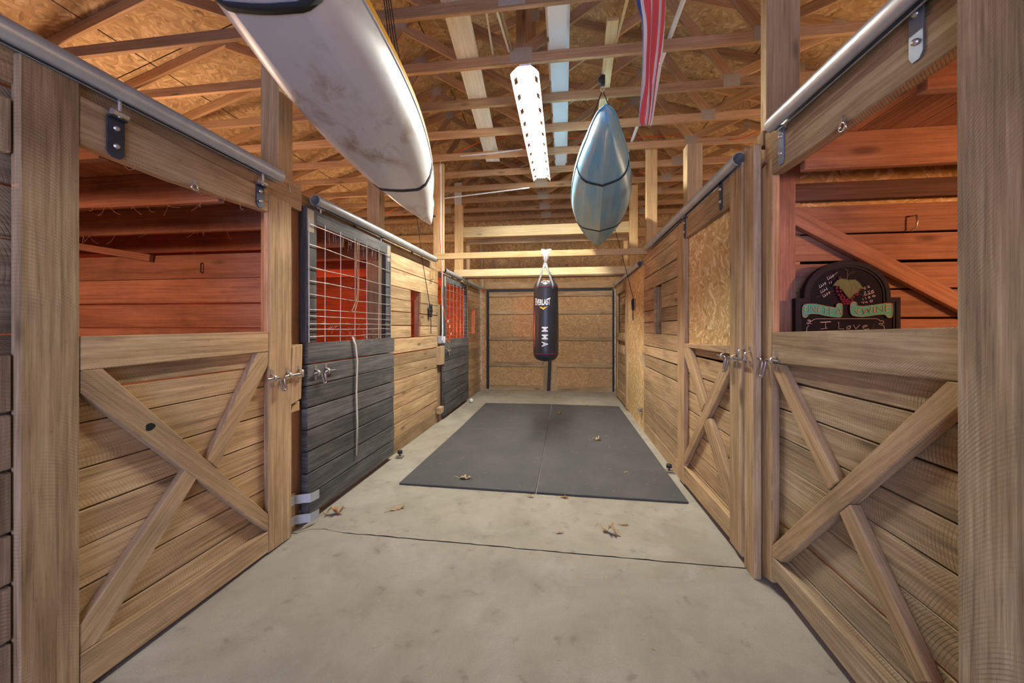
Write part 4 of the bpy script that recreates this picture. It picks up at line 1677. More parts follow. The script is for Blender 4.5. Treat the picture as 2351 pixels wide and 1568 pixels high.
# ------------------------------------------------------------------ punch bag
def text_mesh(body, size, mat, name, bold=.035):
    cu = bpy.data.curves.new(name, 'FONT')
    cu.body = body
    cu.size = size
    cu.offset = size * bold
    cu.align_x = 'CENTER'
    cu.align_y = 'CENTER'
    o = bpy.data.objects.new(name, cu)
    C.objects.link(o)
    bpy.context.view_layer.update()
    me = bpy.data.meshes.new_from_object(o.evaluated_get(bpy.context.evaluated_depsgraph_get()))
    C.objects.unlink(o)
    bpy.data.objects.remove(o)
    b = bmesh.new()
    b.from_mesh(me)
    bmesh.ops.triangulate(b, faces=b.faces)
    for _ in range(2):
        bmesh.ops.subdivide_edges(b, edges=[e for e in b.edges if e.calc_length() > size * .12], cuts=1)
        bmesh.ops.triangulate(b, faces=b.faces)
    b.to_mesh(me)
    b.free()
    me.materials.append(mat)
    return me


def mesh_part(name, me, parent, fn):
    """place a flat text/shape mesh with fn(u, v) -> local point"""
    for v in me.vertices:
        v.co = fn(v.co.x, v.co.y)
    me.name = name
    o = bpy.data.objects.new(name, me)
    C.objects.link(o)
    o.parent = parent
    return o


def punch_bag():
    R = .166
    c = at_y(1253, 740, 5.05)
    bx, by = c.x, 5.07
    zt, zb = 1.985, .985
    t = thing('punch_bag', 'black hanging punch bag with white lettering in the middle of the aisle', 'punch bag', (bx, by, zb))
    b = MB()
    prof = [(.0001, -.03), (.06, -.028), (.11, -.012), (.145, .015), (.160, .05), (R, .10), (R + .002, .3), (R, .5), (R - .003, .7), (R - .006, .88), (R - .008, .955),
            (R - .016, .985), (R - .03, .998), (.11, 1.002)]
    b.lathe((bx, by, zb), prof, 40)
    b.build('bag_body', M['bag'], t)
    b = MB()
    b.lathe((bx, by, zb), [(.12, 1.0), (.10, 1.018), (.06, 1.032), (.0001, 1.04)], 28)
    b.build('top_flap', M['bagcap'], t)
    # frill where the cover is gathered
    b = MB()
    ring = []
    rows = [[], []]
    for i in range(64):
        a = 2 * math.pi * i / 64
        q = .006 * math.sin(a * 11)
        rows[0].append(Vector((bx + (R - .010 + q * .4) * math.cos(a), by + (R - .010 + q * .4) * math.sin(a), zb + .95)))
        rows[1].append(Vector((bx + (R - .045 + q) * math.cos(a), by + (R - .045 + q) * math.sin(a), zb + 1.012 + q)))
    b.grid(rows, True)
    b.build('gathered_hem', M['bag'], t)
    for z in (.945, .075):
        b = MB()
        rr = R - .006 if z > .5 else R - .002
        b.tube([(bx + (rr + .0005) * math.cos(a), by + (rr + .0005) * math.sin(a), zb + z) for a in [2 * math.pi * i / 48 for i in range(49)]], .0022, 5)
        b.build('stitch_line', M['stitch'], t)
    apex = Vector((bx - .008, by, 2.262))
    for a in (math.radians(-128), math.radians(-52), math.radians(40), math.radians(140)):
        rr = R - .004
        d = Vector((math.cos(a), math.sin(a), 0))
        low = Vector((bx, by, zb + .915)) + d * (rr + .003)
        edge = Vector((bx, by, zb + .985)) + d * (rr - .008)
        side = Vector((-d.y, d.x, 0))
        b = MB()
        b.ribbon([low, Vector((low.x, low.y, zb + .96)), edge, edge.lerp(apex, .55), apex], .036, [side, side, side, side * 1, Vector((1, 0, 0))])
        b.build('hanging_strap', M['bagstrap'] if d.y < 0 else M['strap'], t, solid=.002)
    b = MB()
    b.tube([apex + Vector((.014 * math.cos(a), 0, .02 * math.sin(a))) for a in [2 * math.pi * i / 12 for i in range(13)]], .004, 6)
    b.tube([apex, apex + Vector((0, .0, .09))], .006, 6)
    b.build('hanging_ring', M['steel'], t)
    # printing, wrapped round the cover. angle 0 faces the camera
    yawc = math.atan2(-bx, -by) if False else math.atan2(0 - by, 0 - bx)
    o = Vector(t['_o'])

    def wrap(phi0, z0, sx, sz, bend=None):
        def fn(u, v):
            u, v = u * sx, v * sz
            if bend:
                v = v * (1 + bend * (2 * u / .2) ** 2) + .012 * (2 * u / .2) ** 2
            ph = yawc + (phi0 + u / (R + .002))
            rr = R + .0025
            return Vector((rr * math.cos(ph), rr * math.sin(ph), z0 + v))
        return fn
    me = text_mesh('EVERLAST', .078, M['print_white'], 'lettering')
    w = max(v.co.x for v in me.vertices) - min(v.co.x for v in me.vertices)
    mesh_part('lettering', me, t, wrap(math.radians(-17), .735, .215 / w, 1.25, .22))
    me = text_mesh('M M A', .10, M['print_white'], 'lettering', .018)
    f0 = wrap(math.radians(-6), .30, 1, 1)
    w = max(v.co.x for v in me.vertices) - min(v.co.x for v in me.vertices)
    for v in me.vertices:       # bold: reads downwards
        v.co.x, v.co.y = v.co.y * 1.15, -v.co.x * .255 / w
    mesh_part('lettering', me, t, f0)
    b = bmesh.new()
    pts = [(-.055, .012), (-.02, .018), (.0, .002), (.02, .010), (.075, .020), (.05, .006), (.005, -.026), (-.02, -.008)]
    vs = [b.verts.new((x * .95, y * .95, 0)) for x, y in pts]
    b.faces.new(vs)
    bmesh.ops.triangulate(b, faces=b.faces)
    bmesh.ops.subdivide_edges(b, edges=b.edges, cuts=2)
    me = bpy.data.meshes.new('swoosh')
    b.to_mesh(me)
    b.free()
    me.materials.append(M['print_yellow'])
    mesh_part('printed_emblem', me, t, wrap(math.radians(-13), .667, 1, 1))
    b = MB()
    b.tube([(bx - .02, by - .05, zb - .02), (bx - .03, by - .06, zb - .05), (bx - .045, by - .06, zb - .075)], .003, 5)
    b.build('drawstring', M['strap'], t)
    return bx, by


BAGX, BAGY = punch_bag()

# white cloth wrapped over the beam where the bag hangs
b = MB()
random.seed(5)
rows = []
for i in range(17):
    u = i / 16
    row = []
    for j in range(20):
        a = 2 * math.pi * j / 20
        hw = .012 + .082 * u ** 1.05
        hh = .034
        if u > .62:
            hw = .072 - .03 * (u - .62)
        crease = 1 + .22 * math.sin(3 * a + 2 * u) + .12 * math.sin(7 * a + 9 * u)
        z = 2.275 + .17 * u + (.012 * math.cos(2 * a) if u > .9 else 0)
        dip = -.028 * math.exp(-((math.cos(a)) / .35) ** 2) * (u ** 4)
        row.append((BAGX - .005 + hw * math.cos(a) * crease, 5.12 + hh * math.sin(a) * (1 + .1 * math.sin(5 * a)) * (.5 + .55 * min(1, u * 1.6)), z + dip))
    rows.append(row)
b.grid(rows, True)
b.face(rows[-1][::-1], smooth=True)
tag(b.build('wrapped_cloth', M['cloth'], merge=True, sub=1), 'white cloth bundled round the crossbeam above the punch bag', 'cloth')

# ------------------------------------------------------------------ rubber mats
def mat_piece(pts, label):
    b = MB()
    b.prism([(p[0], p[1], .0) for p in pts], (0, 0, .018), tone=.5)
    tag(b.build('rubber_mat', M['mat'], bevel=.003), label, 'mat')


FLx, FRx = -1.456, .980
mat_piece([(-1.456, 3.235), (-.238, 3.211), (-.226, 5.165), (-1.424, 5.13)], 'grey rubber floor mat next to the black doors, closer half')
mat_piece([(-1.424, 5.138), (-.226, 5.173), (-.222, 6.93), (-1.427, 6.887)], 'grey rubber floor mat under the punch bag, farther half by the black doors')
mat_piece([(-.230, 3.209), (.980, 3.193), (.955, 6.90), (-.214, 6.93)], 'long grey rubber floor mat beside the strand-board door')


# ------------------------------------------------------------------ dry leaves
def oak_leaf(px, py, size, rot, curl, mat, label, z=0.0, seed=0):
    random.seed(seed + 50)
    c = at_z(px, py, z)
    b = MB()
    half = [(0, .02), (.10, .05), (.20, .17), (.27, .20), (.30, .09), (.40, .11), (.48, .30), (.56, .33), (.58, .15), (.68, .13), (.76, .26), (.83, .24), (.84, .10), (.92, .09), (1.0, .0)]
    up = [(x, y * random.uniform(.8, 1.2)) for x, y in half]
    dn = [(x + random.uniform(-.03, .03), y * random.uniform(.8, 1.2)) for x, y in half]
    cr, sr = math.cos(rot), math.sin(rot)

    def tr(x, y):
        zz = curl * (y * y * 3.0) + curl * .35 * math.sin(x * 5 + seed) ** 2 + .004
        X, Y = (x - .5) * size, y * size * (1 - .5 * min(1, curl * abs(y) * 3))
        return Vector((c.x + X * cr - Y * sr, c.y + X * sr + Y * cr, z + .002 + zz * size))
    for lst, sg in ((up, 1), (dn, -1)):
        rows = []
        for f in (0, .5, 1):
            rows.append([tr(x, sg * y * f) for x, y in lst])
        b.grid(rows, False, flip=(sg < 0))
    b.tube([tr(0, 0), tr(-.15, .02) + Vector((0, 0, .006)), tr(-.32, .06)], .0012 + size * .006, 5)
    tag(b.build('dry_leaf', M[mat], solid=.0006, merge=True), label, 'leaf')


LF = [(770, 1180, .150, .25, .75, 'leaf_dark', 'curled brown oak leaf on the concrete by the corner of the nearer black door'),
      (912, 1168, .125, .9, .12, 'leaf', 'flat pale oak leaf on the concrete between the black door and the mats'),
      (1402, 1224, .140, -.5, .7, 'leaf', 'crumpled oak leaf on bare concrete near the floor joint'),
      (1067, 1099, .120, .1, .4, 'leaf', 'oak leaf lying on the mat near its front edge', .018),
      (1370, 1011, .120, .3, .7, 'leaf', 'curled pale oak leaf lying in the middle of the long mat', .018),
      (1285, 950, .085, 1.2, .8, 'leaf_dark', 'small curled leaf on the mat beyond the punch bag shadow', .018),
      (1285, 1224, .060, .4, .3, 'leaf', 'tiny leaf fragment on the concrete beside the crumpled oak leaf'),
      (1217, 1141, .070, .0, .5, 'leaf', 'small pale leaf against the mat edge at the middle seam'),
      (1296, 1143, .075, -.1, .3, 'leaf_dark', 'small brown leaf against the edge of the long mat'),
      (1437, 1085, .050, .6, .4, 'leaf', 'leaf scrap on the long mat near the strand-board door', .018),
      (1434, 1206, .055, .2, .2, 'leaf_dark', 'dark leaf scrap on the concrete below the corner of the long mat'),
      (1027, 1008, .055, .2, .4, 'leaf_dark', 'brown leaf scrap at the outer edge of the mat near the plank wall')]
for i, l in enumerate(LF):
    oak_leaf(l[0], l[1], l[2], l[3], l[4], l[5], l[6], l[7] if len(l) > 7 else 0.0, i)
# scattered chaff, too much to count
b = MB()
random.seed(77)
for i in range(520):
    if i < 300:
        x, y = random.uniform(-1.7, 1.0), random.choice((random.uniform(1.0, 3.1), random.uniform(7.0, 8.3), random.uniform(1.0, 3.1)))
        z = .0015
    elif i < 400:
        x, y, z = random.uniform(-1.4, .95), random.uniform(3.25, 6.8), .0195
    else:
        x = random.uniform(-1.5, .95)
        y, z = 3.2 - (x + 1.45) * .016 - abs(random.gauss(0, .022)), .002
    a, l = random.uniform(0, 6.28), random.uniform(.004, .016)
    if random.random() < .03:
        l *= 2.5
    d = Vector((math.cos(a), math.sin(a), 0)) * l
    n = Vector((-d.y, d.x, 0)).normalized() * random.uniform(.0008, .002)
    p = Vector((x, y, z))
    b.face([p - d - n, p + d - n, p + d + n, p - d + n])
ch = b.build('chaff', M['leaf'], origin=(0, 3, 0))
tag(ch, 'bits of straw and leaf litter scattered over the concrete and the mats', 'litter', kind='stuff')


# ------------------------------------------------------------------ floor guides, small fittings
def floor_guide(p, label):
    t = thing('floor_guide', label, 'door guide', (p.x, p.y, 0))
    b = MB()
    b.box(p.x - .035, p.x + .035, p.y - .04, p.y + .04, .0, .006)
    b.box(p.x - .035, p.x + .035, p.y - .03, p.y + .03, .018, .024)
    b.box(p.x - .035, p.x - .028, p.y - .03, p.y + .03, .006, .018)
    b.build('base_plate', M['steel'], t)
    b = MB()
    b.tube([(p.x, p.y, .024), (p.x, p.y, .05)], .007, 8)
    b.lathe((p.x, p.y, .048), [(.0001, 0), (.026, 0), (.026, .03), (.022, .033), (.0001, .033)], 18)
    b.build('roller', M['black'], t)


floor_guide(Vector((-1.745, 3.90, 0)), 'steel floor guide with black roller at the foot of the nearer black door')
floor_guide(Vector((1.005, 3.86, 0)), 'steel floor guide with black roller at the foot of the strand-board door')
b = MB()
p = at_z(1081, 920, .035)
b.lathe((p.x + .01, p.y, .04), [(.0001, -.04), (.028, -.028), (.04, 0), (.028, .028), (.0001, .04)], 16)
tag(b.build('white_ball', M['white'], merge=True), 'small white ball on the floor at the foot of the farther black door', 'ball')
# bent steel strap guides at the foot of the black door
for i, (z, lab) in enumerate(((.205, 'upper bent steel strap holding the foot of the nearer black door'), (.065, 'lower bent steel strap holding the foot of the nearer black door'))):
    b = MB()
    y = 2.38
    pts = [(-1.852, y, z), (-1.850, y + .045, z), (-1.795, y + .075, z), (-1.765, y + .085, z), (-1.757, y + .11, z), (-1.75, y + .16, z)]
    b.ribbon(pts, .062, (0, 0, 1))
    b.smooth = [False] * len(b.smooth)
    tag(b.build('guide_strap', M['galv'], solid=.003), lab, 'strap')
b = MB()
b.box(-1.91, -1.853, 2.335, 2.43, 0, .25, grain=2, tone=.3)
tag(b.build('foot_block', M['oak'], bevel=.003), 'short oak block at the foot of the post beside the nearer black door', 'block')
# blocks by the farther black door
b = MB()
b.prism([at_x(1011, 797, -1.80), at_x(1021, 792, -1.80), at_x(1021, 836, -1.80), at_x(1011, 838, -1.80)], (-.075, 0, 0), grain=(0, 0, 1), tone=.7)
tag(b.build('latch_block', M['oak'], bevel=.003), 'oak block under the grey outlet box beside the farther black door', 'block')
b = MB()
p = at_x(1010, 940, -1.82)
b.box(-1.85, -1.78, p.y - .08, p.y + .06, p.z - .05, p.z + .04, grain=1, tone=.8)
tag(b.build('foot_block', M['oak'], bevel=.003), 'small oak block low on the plank wall beside the farther black door', 'block')
b = MB()
p = at_x(991, 632, -1.84)
b.box(-1.853, -1.80, p.y - .025, p.y + .025, p.z - .06, p.z + .06, grain=2, tone=.9)
tag(b.build('wall_block', M['pine'], bevel=.003), 'little pine block high on the plank wall above the slot window', 'block')
b = MB()
b.prism([(XR + .004, 5.20, .82), (XR - .03, 5.345, .97), (XR + .004, 5.345, 1.10)], (0, .02, 0), tone=.4)
tag(b.build('corner_block', M['oak_grey'], bevel=.002), 'triangular wooden block at the edge of the strand-board panel', 'block')
b = MB()
p = at_x(1471, 941, 1.05)
for dz in (-.022, 0, .022):
    b.box(1.02, 1.066, p.y - .05, p.y + .05, p.z + dz - .004, p.z + dz + .004)
b.box(1.06, 1.066, p.y - .05, p.y + .05, p.z - .026, p.z + .026)
tag(b.build('steel_bracket', M['steel']), 'small steel bracket low on the edge of the strand-board panel', 'bracket')
# slot window reveals on the right
b = MB()
b.box(1.065, 1.16, 4.735, 4.76, 1.33, 1.885, grain=2)
b.box(1.065, 1.16, 4.365, 4.385, 1.33, 1.885, grain=2)
struct(b.build('trim_1', M['oak'], bevel=.002))
b = MB()
b.box(-1.95, -1.888, 4.795, 4.82, 1.28, 1.86, grain=2)
b.box(-1.95, -1.888, 7.865, 7.90, 1.28, 1.78, grain=2)
struct(b.build('trim_2', M['oak_red'], bevel=.002))
# S hook over the near post
b = MB()
p = at_x(664, 432, -1.815)
b.tube([p + Vector((0, -.0, .03)), p + Vector((.004, 0, .0)), p + Vector((.006, .004, -.018)), p + Vector((.006, .016, -.024)), p + Vector((.006, .024, -.012)), p + Vector((.006, .022, .004))], .003, 6)
tag(b.build('hook', M['steel']), 'small steel hook on the header above the post beside the nearer black door', 'hook')
b = MB()
p = at_y(2093, 512, 2.41)
b.tube([p + Vector((0, .005, .04)), p + Vector((0, -.03, .035)), p + Vector((.0, -.036, .0)), p + Vector((-.002, -.03, -.035)), p + Vector((-.012, -.015, -.045))], .005, 7)
tag(b.build('hook', M['steel']), 'metal hook on the red stall wall above the diagonal brace', 'hook')
b = MB()
p = at_y(465, 615, 2.40)
b.tube([p + Vector((0, .005, .035)), p + Vector((0, -.012, .03)), p + Vector((0, -.014, -.03)), p + Vector((0, .0, -.035))], .004, 6)
tag(b.build('hook', M['navy']), 'dark hook on the red stall wall behind the plain door', 'hook')
b = MB()
p = at_x(1427, 690, 1.035)
b.tube([p + Vector((-.01, .03 * math.cos(a), .03 * math.sin(a))) for a in [math.pi * (.1 + 1.3 * i / 10) for i in range(11)]], .004, 6)
tag(b.build('hook', M['flag_red']), 'pinkish hook in the window opening of the far small door', 'hook')

# cables, conduit, outlet
b = MB()
b.tube([at_x(1012, 378, -1.765), at_x(1012, 560, -1.765), at_x(1015, 640, -1.765), at_x(1016, 760, -1.79), at_x(1015, 782, -1.80)], .012, 8)
tag(b.build('conduit', M['pvc']), 'white conduit running down the post to the grey outlet box', 'conduit')
b = MB()
p = at_x(1012, 780, -1.82)
b.box(-1.855, -1.80, p.y - .035, p.y + .035, p.z - .055, p.z + .055)
ob = tag(b.build('outlet_box', M['greybox'], bevel=.004), 'grey electrical outlet box at the foot of the conduit', 'outlet')
b = MB()
b.box(-1.80, -1.775, p.y + .04, p.y + .085, p.z - .05, p.z + .05)
b.build('outlet_cover', M['white'], ob, bevel=.004)
b = MB()
b.tube([at_x(1007, 385, -1.765), at_x(1007, 480, -1.76), at_x(1013, 600, -1.755), at_x(1017, 700, -1.75), at_x(1026, 750, -1.745), at_x(1035, 775, -1.74), at_x(1033, 787, -1.745),
        at_x(1024, 778, -1.76)], .006, 7)
oc = tag(b.build('extension_cord', M['orange']), 'orange extension cord hanging down beside the conduit', 'cord')
for (px, py) in ((1027, 740), (1031, 752), (1034, 769)):
    b = MB()
    p = at_x(px, py, -1.735)
    b.bar(p, (.002, 0, 0), (0, .05, .0), (0, .015, .035))
    b.build('paper_tag', M['white'], oc)
b = MB()
yo = 5.62
b.tube([at_y(1007, 386, 5.50), at_y(1012, 366, 5.52), at_y(1060, 345, 5.55), at_y(1110, 322, 5.62), at_y(1195, 308, 5.75), at_y(1330, 318, 5.75), at_y(1440, 316, 5.72), at_y(1530, 312, 5.72),
        at_y(1610, 308, 5.74), at_y(1640, 326, 5.6), at_y(1700, 318, 5.0), at_y(1752, 298, 4.4)], .007, 7)
tag(b.build('extension_cord', M['orange']), 'orange extension cord strung across the trusses behind the shop light', 'cord')
for nm, o in (('white_cable', 0), ('white_cable', 5)):
    b = MB()
    b.tube([at_x(1010, 392 + o, -1.76), at_y(1012, 360 + o, 5.45), at_y(1022, 353 + o * .6, 5.48), at_y(1060, 357 + o * .4, 5.17), at_y(1130, 351 + o * .4, 5.17), at_y(1200, 342 + o * .3, 5.17)], .005, 6)
    tag(b.build(nm, M['white']), 'thin white cables leading from the conduit along a truss to the shop light', 'cable', 'white cables by the conduit')
b = MB()
b.tube([at_x(1000, 602, -1.77), at_x(1003, 612, -1.75), at_x(1012, 617, -1.745), at_x(1018, 610, -1.75)], .004, 6)
tag(b.build('cord_loop', M['orange']), 'short red cord loop between the two track ends beside the conduit', 'cord')
for i, (a, c, y) in enumerate((((887, 490), (912, 478), 6.2), ((1152, 384), (1175, 378), 6.6), ((1181, 372), (1193, 366), 6.6), ((1299, 352), (1316, 357), 6.2), ((1467, 394), (1484, 399), 6.0),
                               ((1556, 417), (1570, 421), 5.8))):
    b = MB()
    b.tube([at_y(*a, y), at_y(*c, y)], .006, 6)
    tag(b.build('orange_marker', M['orange']), ('short pinkish orange cord end under the far trusses near ' +
        ('the tip of the white kayak', 'the end of the wide plank', 'the shop light, closest to it', 'the white gutter', 'the bright yellow post', 'the sawn off post')[i]), 'cord')
    if i == 4:
        break

# strap and twine on the nearer black door
b = MB()
x = -1.786
pts = [at_x(809, 773, x), at_x(816, 792, x + .012), at_x(820, 830, x + .01), at_x(818, 900, x + .008), at_x(820, 970, x + .008), at_x(819, 1045, x + .008)]
b.ribbon(pts, .024, (0, 1, 0))
tag(b.build('faded_strap', M['webbing_pale'], solid=.003), 'faded flat strap hanging down the front of the nearer black door', 'strap')
b = MB()
random.seed(9)
for k in range(4):
    o = Vector((.004 * k, random.uniform(-.012, .012), 0))
    b.tube([at_x(820, 556, x + .01) + o, at_x(818, 600, x + .012) + o * 1.3, at_x(821, 660, x + .012) + o * .6, at_x(817, 690, x + .012) + o, at_x(806, 716, x + .014) + o * 2], .0035, 6)
tag(b.build('twine', M['twine']), 'hank of brown twine dangling in front of the wire mesh of the nearer black door', 'twine')
# dusty cobwebs
b = MB()
random.seed(12)


def strand(p, q, sag, r=.0011):
    p, q = Vector(p), Vector(q)
    b.tube([p, p.lerp(q, .35) + Vector((0, 0, -sag)), p.lerp(q, .7) + Vector((0, 0, -sag * .9)), q], r, 4, caps=False)


for i in range(70):
    y0 = random.uniform(2.7, 3.7)
    z0 = random.choice((1.333, 1.388, 1.43, 1.30))
    strand((-1.792, y0, z0), (-1.792, y0 + random.uniform(-.09, .09), z0 + random.uniform(-.05, .03)), random.uniform(.0, .03))
for i in range(26):
    y0 = random.uniform(2.6, 3.7)
    strand((-1.80, y0, 2.15), (-1.80, y0 + random.uniform(-.03, .03), 2.15 - random.uniform(.02, .12)), .0)
for yj in (1.35, 1.90, 2.47):
    for i in range(14):
        x0 = random.uniform(-4.0, -1.95)
        strand((x0, yj - .02, 2.10), (x0 + random.uniform(-.1, .1), yj - .02, 2.10 - random.uniform(.01, .07)), random.uniform(0, .02))
for k in range(0, 8):
    yk = TY0 + TSP * k
    for i in range(9):
        x0 = random.uniform(-1.6, 1.0)
        strand((x0, yk, ZCH), (x0 + random.uniform(-.05, .05), yk, ZCH - random.uniform(.01, .06)), random.uniform(0, .02))
for i in range(5):
    y0 = random.uniform(1.3, 2.0)
    strand((-1.81, y0, 2.1), (-1.81, y0 + random.uniform(-.05, .12), 2.1 - random.uniform(.01, .03)), .02)
cw = b.build('cobweb', M['cobweb'], origin=(-1.8, 3.2, 1.3))
tag(cw, 'dusty cobweb strands hanging from mesh, joists and trusses', 'cobweb', kind='stuff')


# ------------------------------------------------------------------ flag hanging from the nearest truss
def flag():
    y = 2.135
    zt = ZCH + .09
    c0, c1 = at_y(1494, 0, y), at_y(1490, 290, y)
    xm = c0.x
    t = thing('flag', 'limp red and white striped flag with a blue corner hanging from the nearest truss', 'flag', (xm, y, c1.z))
    zb = c1.z
    # outlines of the hanging folds, as pixel columns by height: (py, xl, xr)
    cols = ['blue', 'white', 'red', 'white', 'red', 'white', 'red', 'white']
    rows = [(-150, 1440, 1458, 1468, 1488, 1494, 1512, 1521, 1529, 1531), (0, 1457, 1466, 1474, 1492, 1497, 1510, 1518, 1524, 1525.5), (30, 1466, 1470, 1480, 1492.5, 1496, 1509, 1517, 1523.5, 1525.5),
            (60, 1476, 1476.5, 1486, 1493, 1495, 1508, 1515, 1523, 1525.5), (110, 1475, 1475.2, 1484, 1490, 1492, 1505, 1511, 1518, 1521), (160, 1474, 1474.2, 1481, 1487, 1489, 1499, 1506, 1509, 1518),
            (200, 1473, 1473.2, 1482, 1487, 1490, 1494, 1501, 1502, 1510), (250, 1468, 1468.2, 1468.5, 1483, 1490, 1491, 1497, 1497.5, 1502), (285, 1465, 1465.2, 1465.5, 1477, 1485, 1485.5, 1492, 1492.5, 1497),
            (294, 1470, 1470.1, 1470.3, 1478, 1484, 1484.3, 1489, 1489.3, 1492)]
    dep = [0, .022, .004, .030, .006, .034, .008, .026, .0]
    for c in range(8):
        g = []
        for r in rows:
            row = []
            for j in range(5):
                u = j / 4
                p = at_y(r[1 + c] + (r[2 + c] - r[1 + c]) * u, r[0], y)
                p.z = min(p.z, zt)
                uu = u * u * (3 - 2 * u)
                p.y = y - (dep[c] + (dep[c + 1] - dep[c]) * uu) * (.75 + .25 * math.cos(r[0] * .03 + c)) - .01
                row.append(p)
            g.append(row)
        b = MB()
        b.grid(g, False)
        b.build({'white': 'white_stripe', 'red': 'red_stripe', 'blue': 'blue_corner'}[cols[c]], M['flag_' + cols[c]], t, solid=.0012, sub=1)


flag()


# ------------------------------------------------------------------ chalkboard sign
def chalkboard():
    y = 2.305
    kx, kz = .002134, .002366
    ref = at_y(1941, 684, y)
    t = thing('chalkboard_sign', 'black arched chalkboard with grapes and teal banners, behind the grey weathered door', 'chalkboard', (ref.x, y, 0))

    def S(cx, cy, d=0.0):
        px, py = 1800 + cx / 7.837, 580 + cy / 7.837
        return Vector((ref.x + (px - 1941) * kx, y - d, ref.z + (684 - py) * kz))

    def outline(off):
        pts = []
        cxm, rx_, ytop = 1110, 775 - off, 150 + off
        ysh = 815 + off
        pts.append((2055 - off, 3900))
        pts.append((2055 - off, ysh))
        pts.append((cxm + rx_, ysh))
        n = 28
        for i in range(n + 1):
            a = math.pi * i / n
            pts.append((cxm + rx_ * math.cos(a), 800 - (800 - ytop) * math.sin(a) ** .92))
        pts.append((cxm - rx_, ysh))
        pts.append((175 + off, ysh))
        pts.append((175 + off, 3900))
        return pts
    bot = lambda p: Vector((p.x, p.y, max(p.z, .03)))
    b = MB()
    b.prism([bot(S(*p, 0)) for p in outline(0)], (0, .022, 0))
    b.build('backboard', M['sign_black'], t)
    # raised moulding round the edge, two steps
    for off0, off1, d in ((0, 75, .010), (75, 115, .005)):
        b = MB()
        A, B_ = outline(off0), outline(off1)
        n = len(A)
        for i in range(n - 1):
            q = [bot(S(*A[i], d)), bot(S(*A[i + 1], d)), bot(S(*B_[i + 1], d)), bot(S(*B_[i], d))]
            b.face(q[::-1])
            for e in ((A[i], A[i + 1]), (B_[i + 1], B_[i])):
                w = [bot(S(*e[0], d)), bot(S(*e[0], 0)), bot(S(*e[1], 0)), bot(S(*e[1], d))]
                b.face(w)
        b.build('frame_moulding', M['sign_edge'], t)
    for xo in (-.2, .2):
        b = MB()
        b.bar((ref.x + xo - .02, y + .022, .0), (.04, 0, 0), (0, .02, 0), (0, .0, 1.3))
        b.build('leg', M['sign_black'], t)

    def curve(pts, closed=False):
        for _ in range(3):
            out = [] if closed else [pts[0]]
            n = len(pts)
            for i in range(n if closed else n - 1):
                p, q = pts[i], pts[(i + 1) % n]
                out += [(p[0] * .75 + q[0] * .25, p[1] * .75 + q[1] * .25), (p[0] * .25 + q[0] * .75, p[1] * .25 + q[1] * .75)]
            if not closed:
                out.append(pts[-1])
            pts = out
        return pts

    def stroke(bb, pts, w=14, d=.0022):
        if len(pts) >= 5 and bb.curvy:
            pts = curve(list(pts), pts[0] == pts[-1] and False)
        P = [S(p[0], p[1], d) for p in pts]
        bb.tube(P, w * .5 * kx / 7.837, 5, flat=.35)

    # grapes: rows of beads
    random.seed(2)
    gr = []
    for r_, (cy, xs_) in enumerate(((640, (930,)), (700, (940, 1000)), (760, (965, 1025, 1290)), (800, (1000, 1060, 1230)), (840, (1010, 1065, 1120, 1200)), (880, (1040, 1095, 1150, 1200)),
                                    (920, (1065, 1120, 1165)), (600, (940,)), (680, (1340,)), (720, (1300, 1255)), (750, (1255,)), (455, (985,)))):
        for cx in xs_:
            gr.append((cx, cy))
    for cx, cy in gr:
        p = S(cx, cy, .004)
        r = .0085
        b = MB()
        b.lathe(p, [(.0001, -r), (r * .7, -r * .7), (r, 0), (.0001, r * .2)], 10, axis='y')
        b.build('grape', M['grape'], t)
    lf = [(845, 595), (930, 495), (1000, 470), (1075, 480), (1125, 495), (1250, 490), (1310, 530), (1360, 600), (1405, 660), (1330, 655), (1305, 720), (1230, 740), (1190, 800), (1150, 840),
          (1090, 770), (1030, 690), (1010, 655), (975, 665), (965, 600), (900, 600)]
    b = MB()
    b.prism([S(*p, .006) for p in lf], (0, -.007, 0))
    b.build('vine_leaf', M['leafgreen'], t, bevel=.002)
    b = MB()
    for pts, w in (([(1125, 495), (1175, 560), (1190, 660), (1155, 830)], 12), ([(1000, 635), (1060, 575), (1130, 560)], 12), ([(1290, 650), (1250, 570), (1190, 545)], 10), ([(1100, 745), (1150, 700), (1185, 670)], 10),
                   ([(930, 540), (1040, 525), (1120, 530)], 10), ([(1200, 540), (1270, 520), (1330, 560)], 9)):
        stroke(b, pts, w, .0135)
    for i in range(len(lf)):
        stroke(b, [lf[i], lf[(i + 1) % len(lf)]], 8, .0132)
    b.build('leaf_vein', M['vein'], t)
    b = MB()
    b.curvy = True
    stroke(b, [(1125, 490), (1130, 400), (1140, 330), (1090, 290)], 14)
    stroke(b, [(1140, 430), (1180, 370), (1230, 320), (1270, 350), (1240, 385), (1190, 360)], 7)
    stroke(b, [(570, 800), (700, 745), (880, 690)], 7)
    stroke(b, [(1310, 745), (1400, 760), (1440, 770)], 7)
    b.build('vine_tendril', M['vein'], t)
    # teal ribbon banners with gold edges
    Lb = [(300, 940), (400, 915), (560, 920), (720, 960), (900, 990), (920, 985), (920, 930), (960, 910), (1020, 915), (1030, 960), (1028, 1120), (1000, 1165), (900, 1165), (740, 1140), (560, 1100),
          (410, 1100), (395, 1150), (340, 1175), (305, 1150), (298, 1100)]
    Rb = [(1170, 940), (1190, 890), (1240, 880), (1285, 900), (1290, 965), (1420, 970), (1600, 945), (1780, 920), (1890, 915), (1925, 940), (1915, 1150), (1880, 1180), (1820, 1170), (1795, 1115), (1640, 1120),
          (1400, 1160), (1240, 1150), (1170, 1100)]
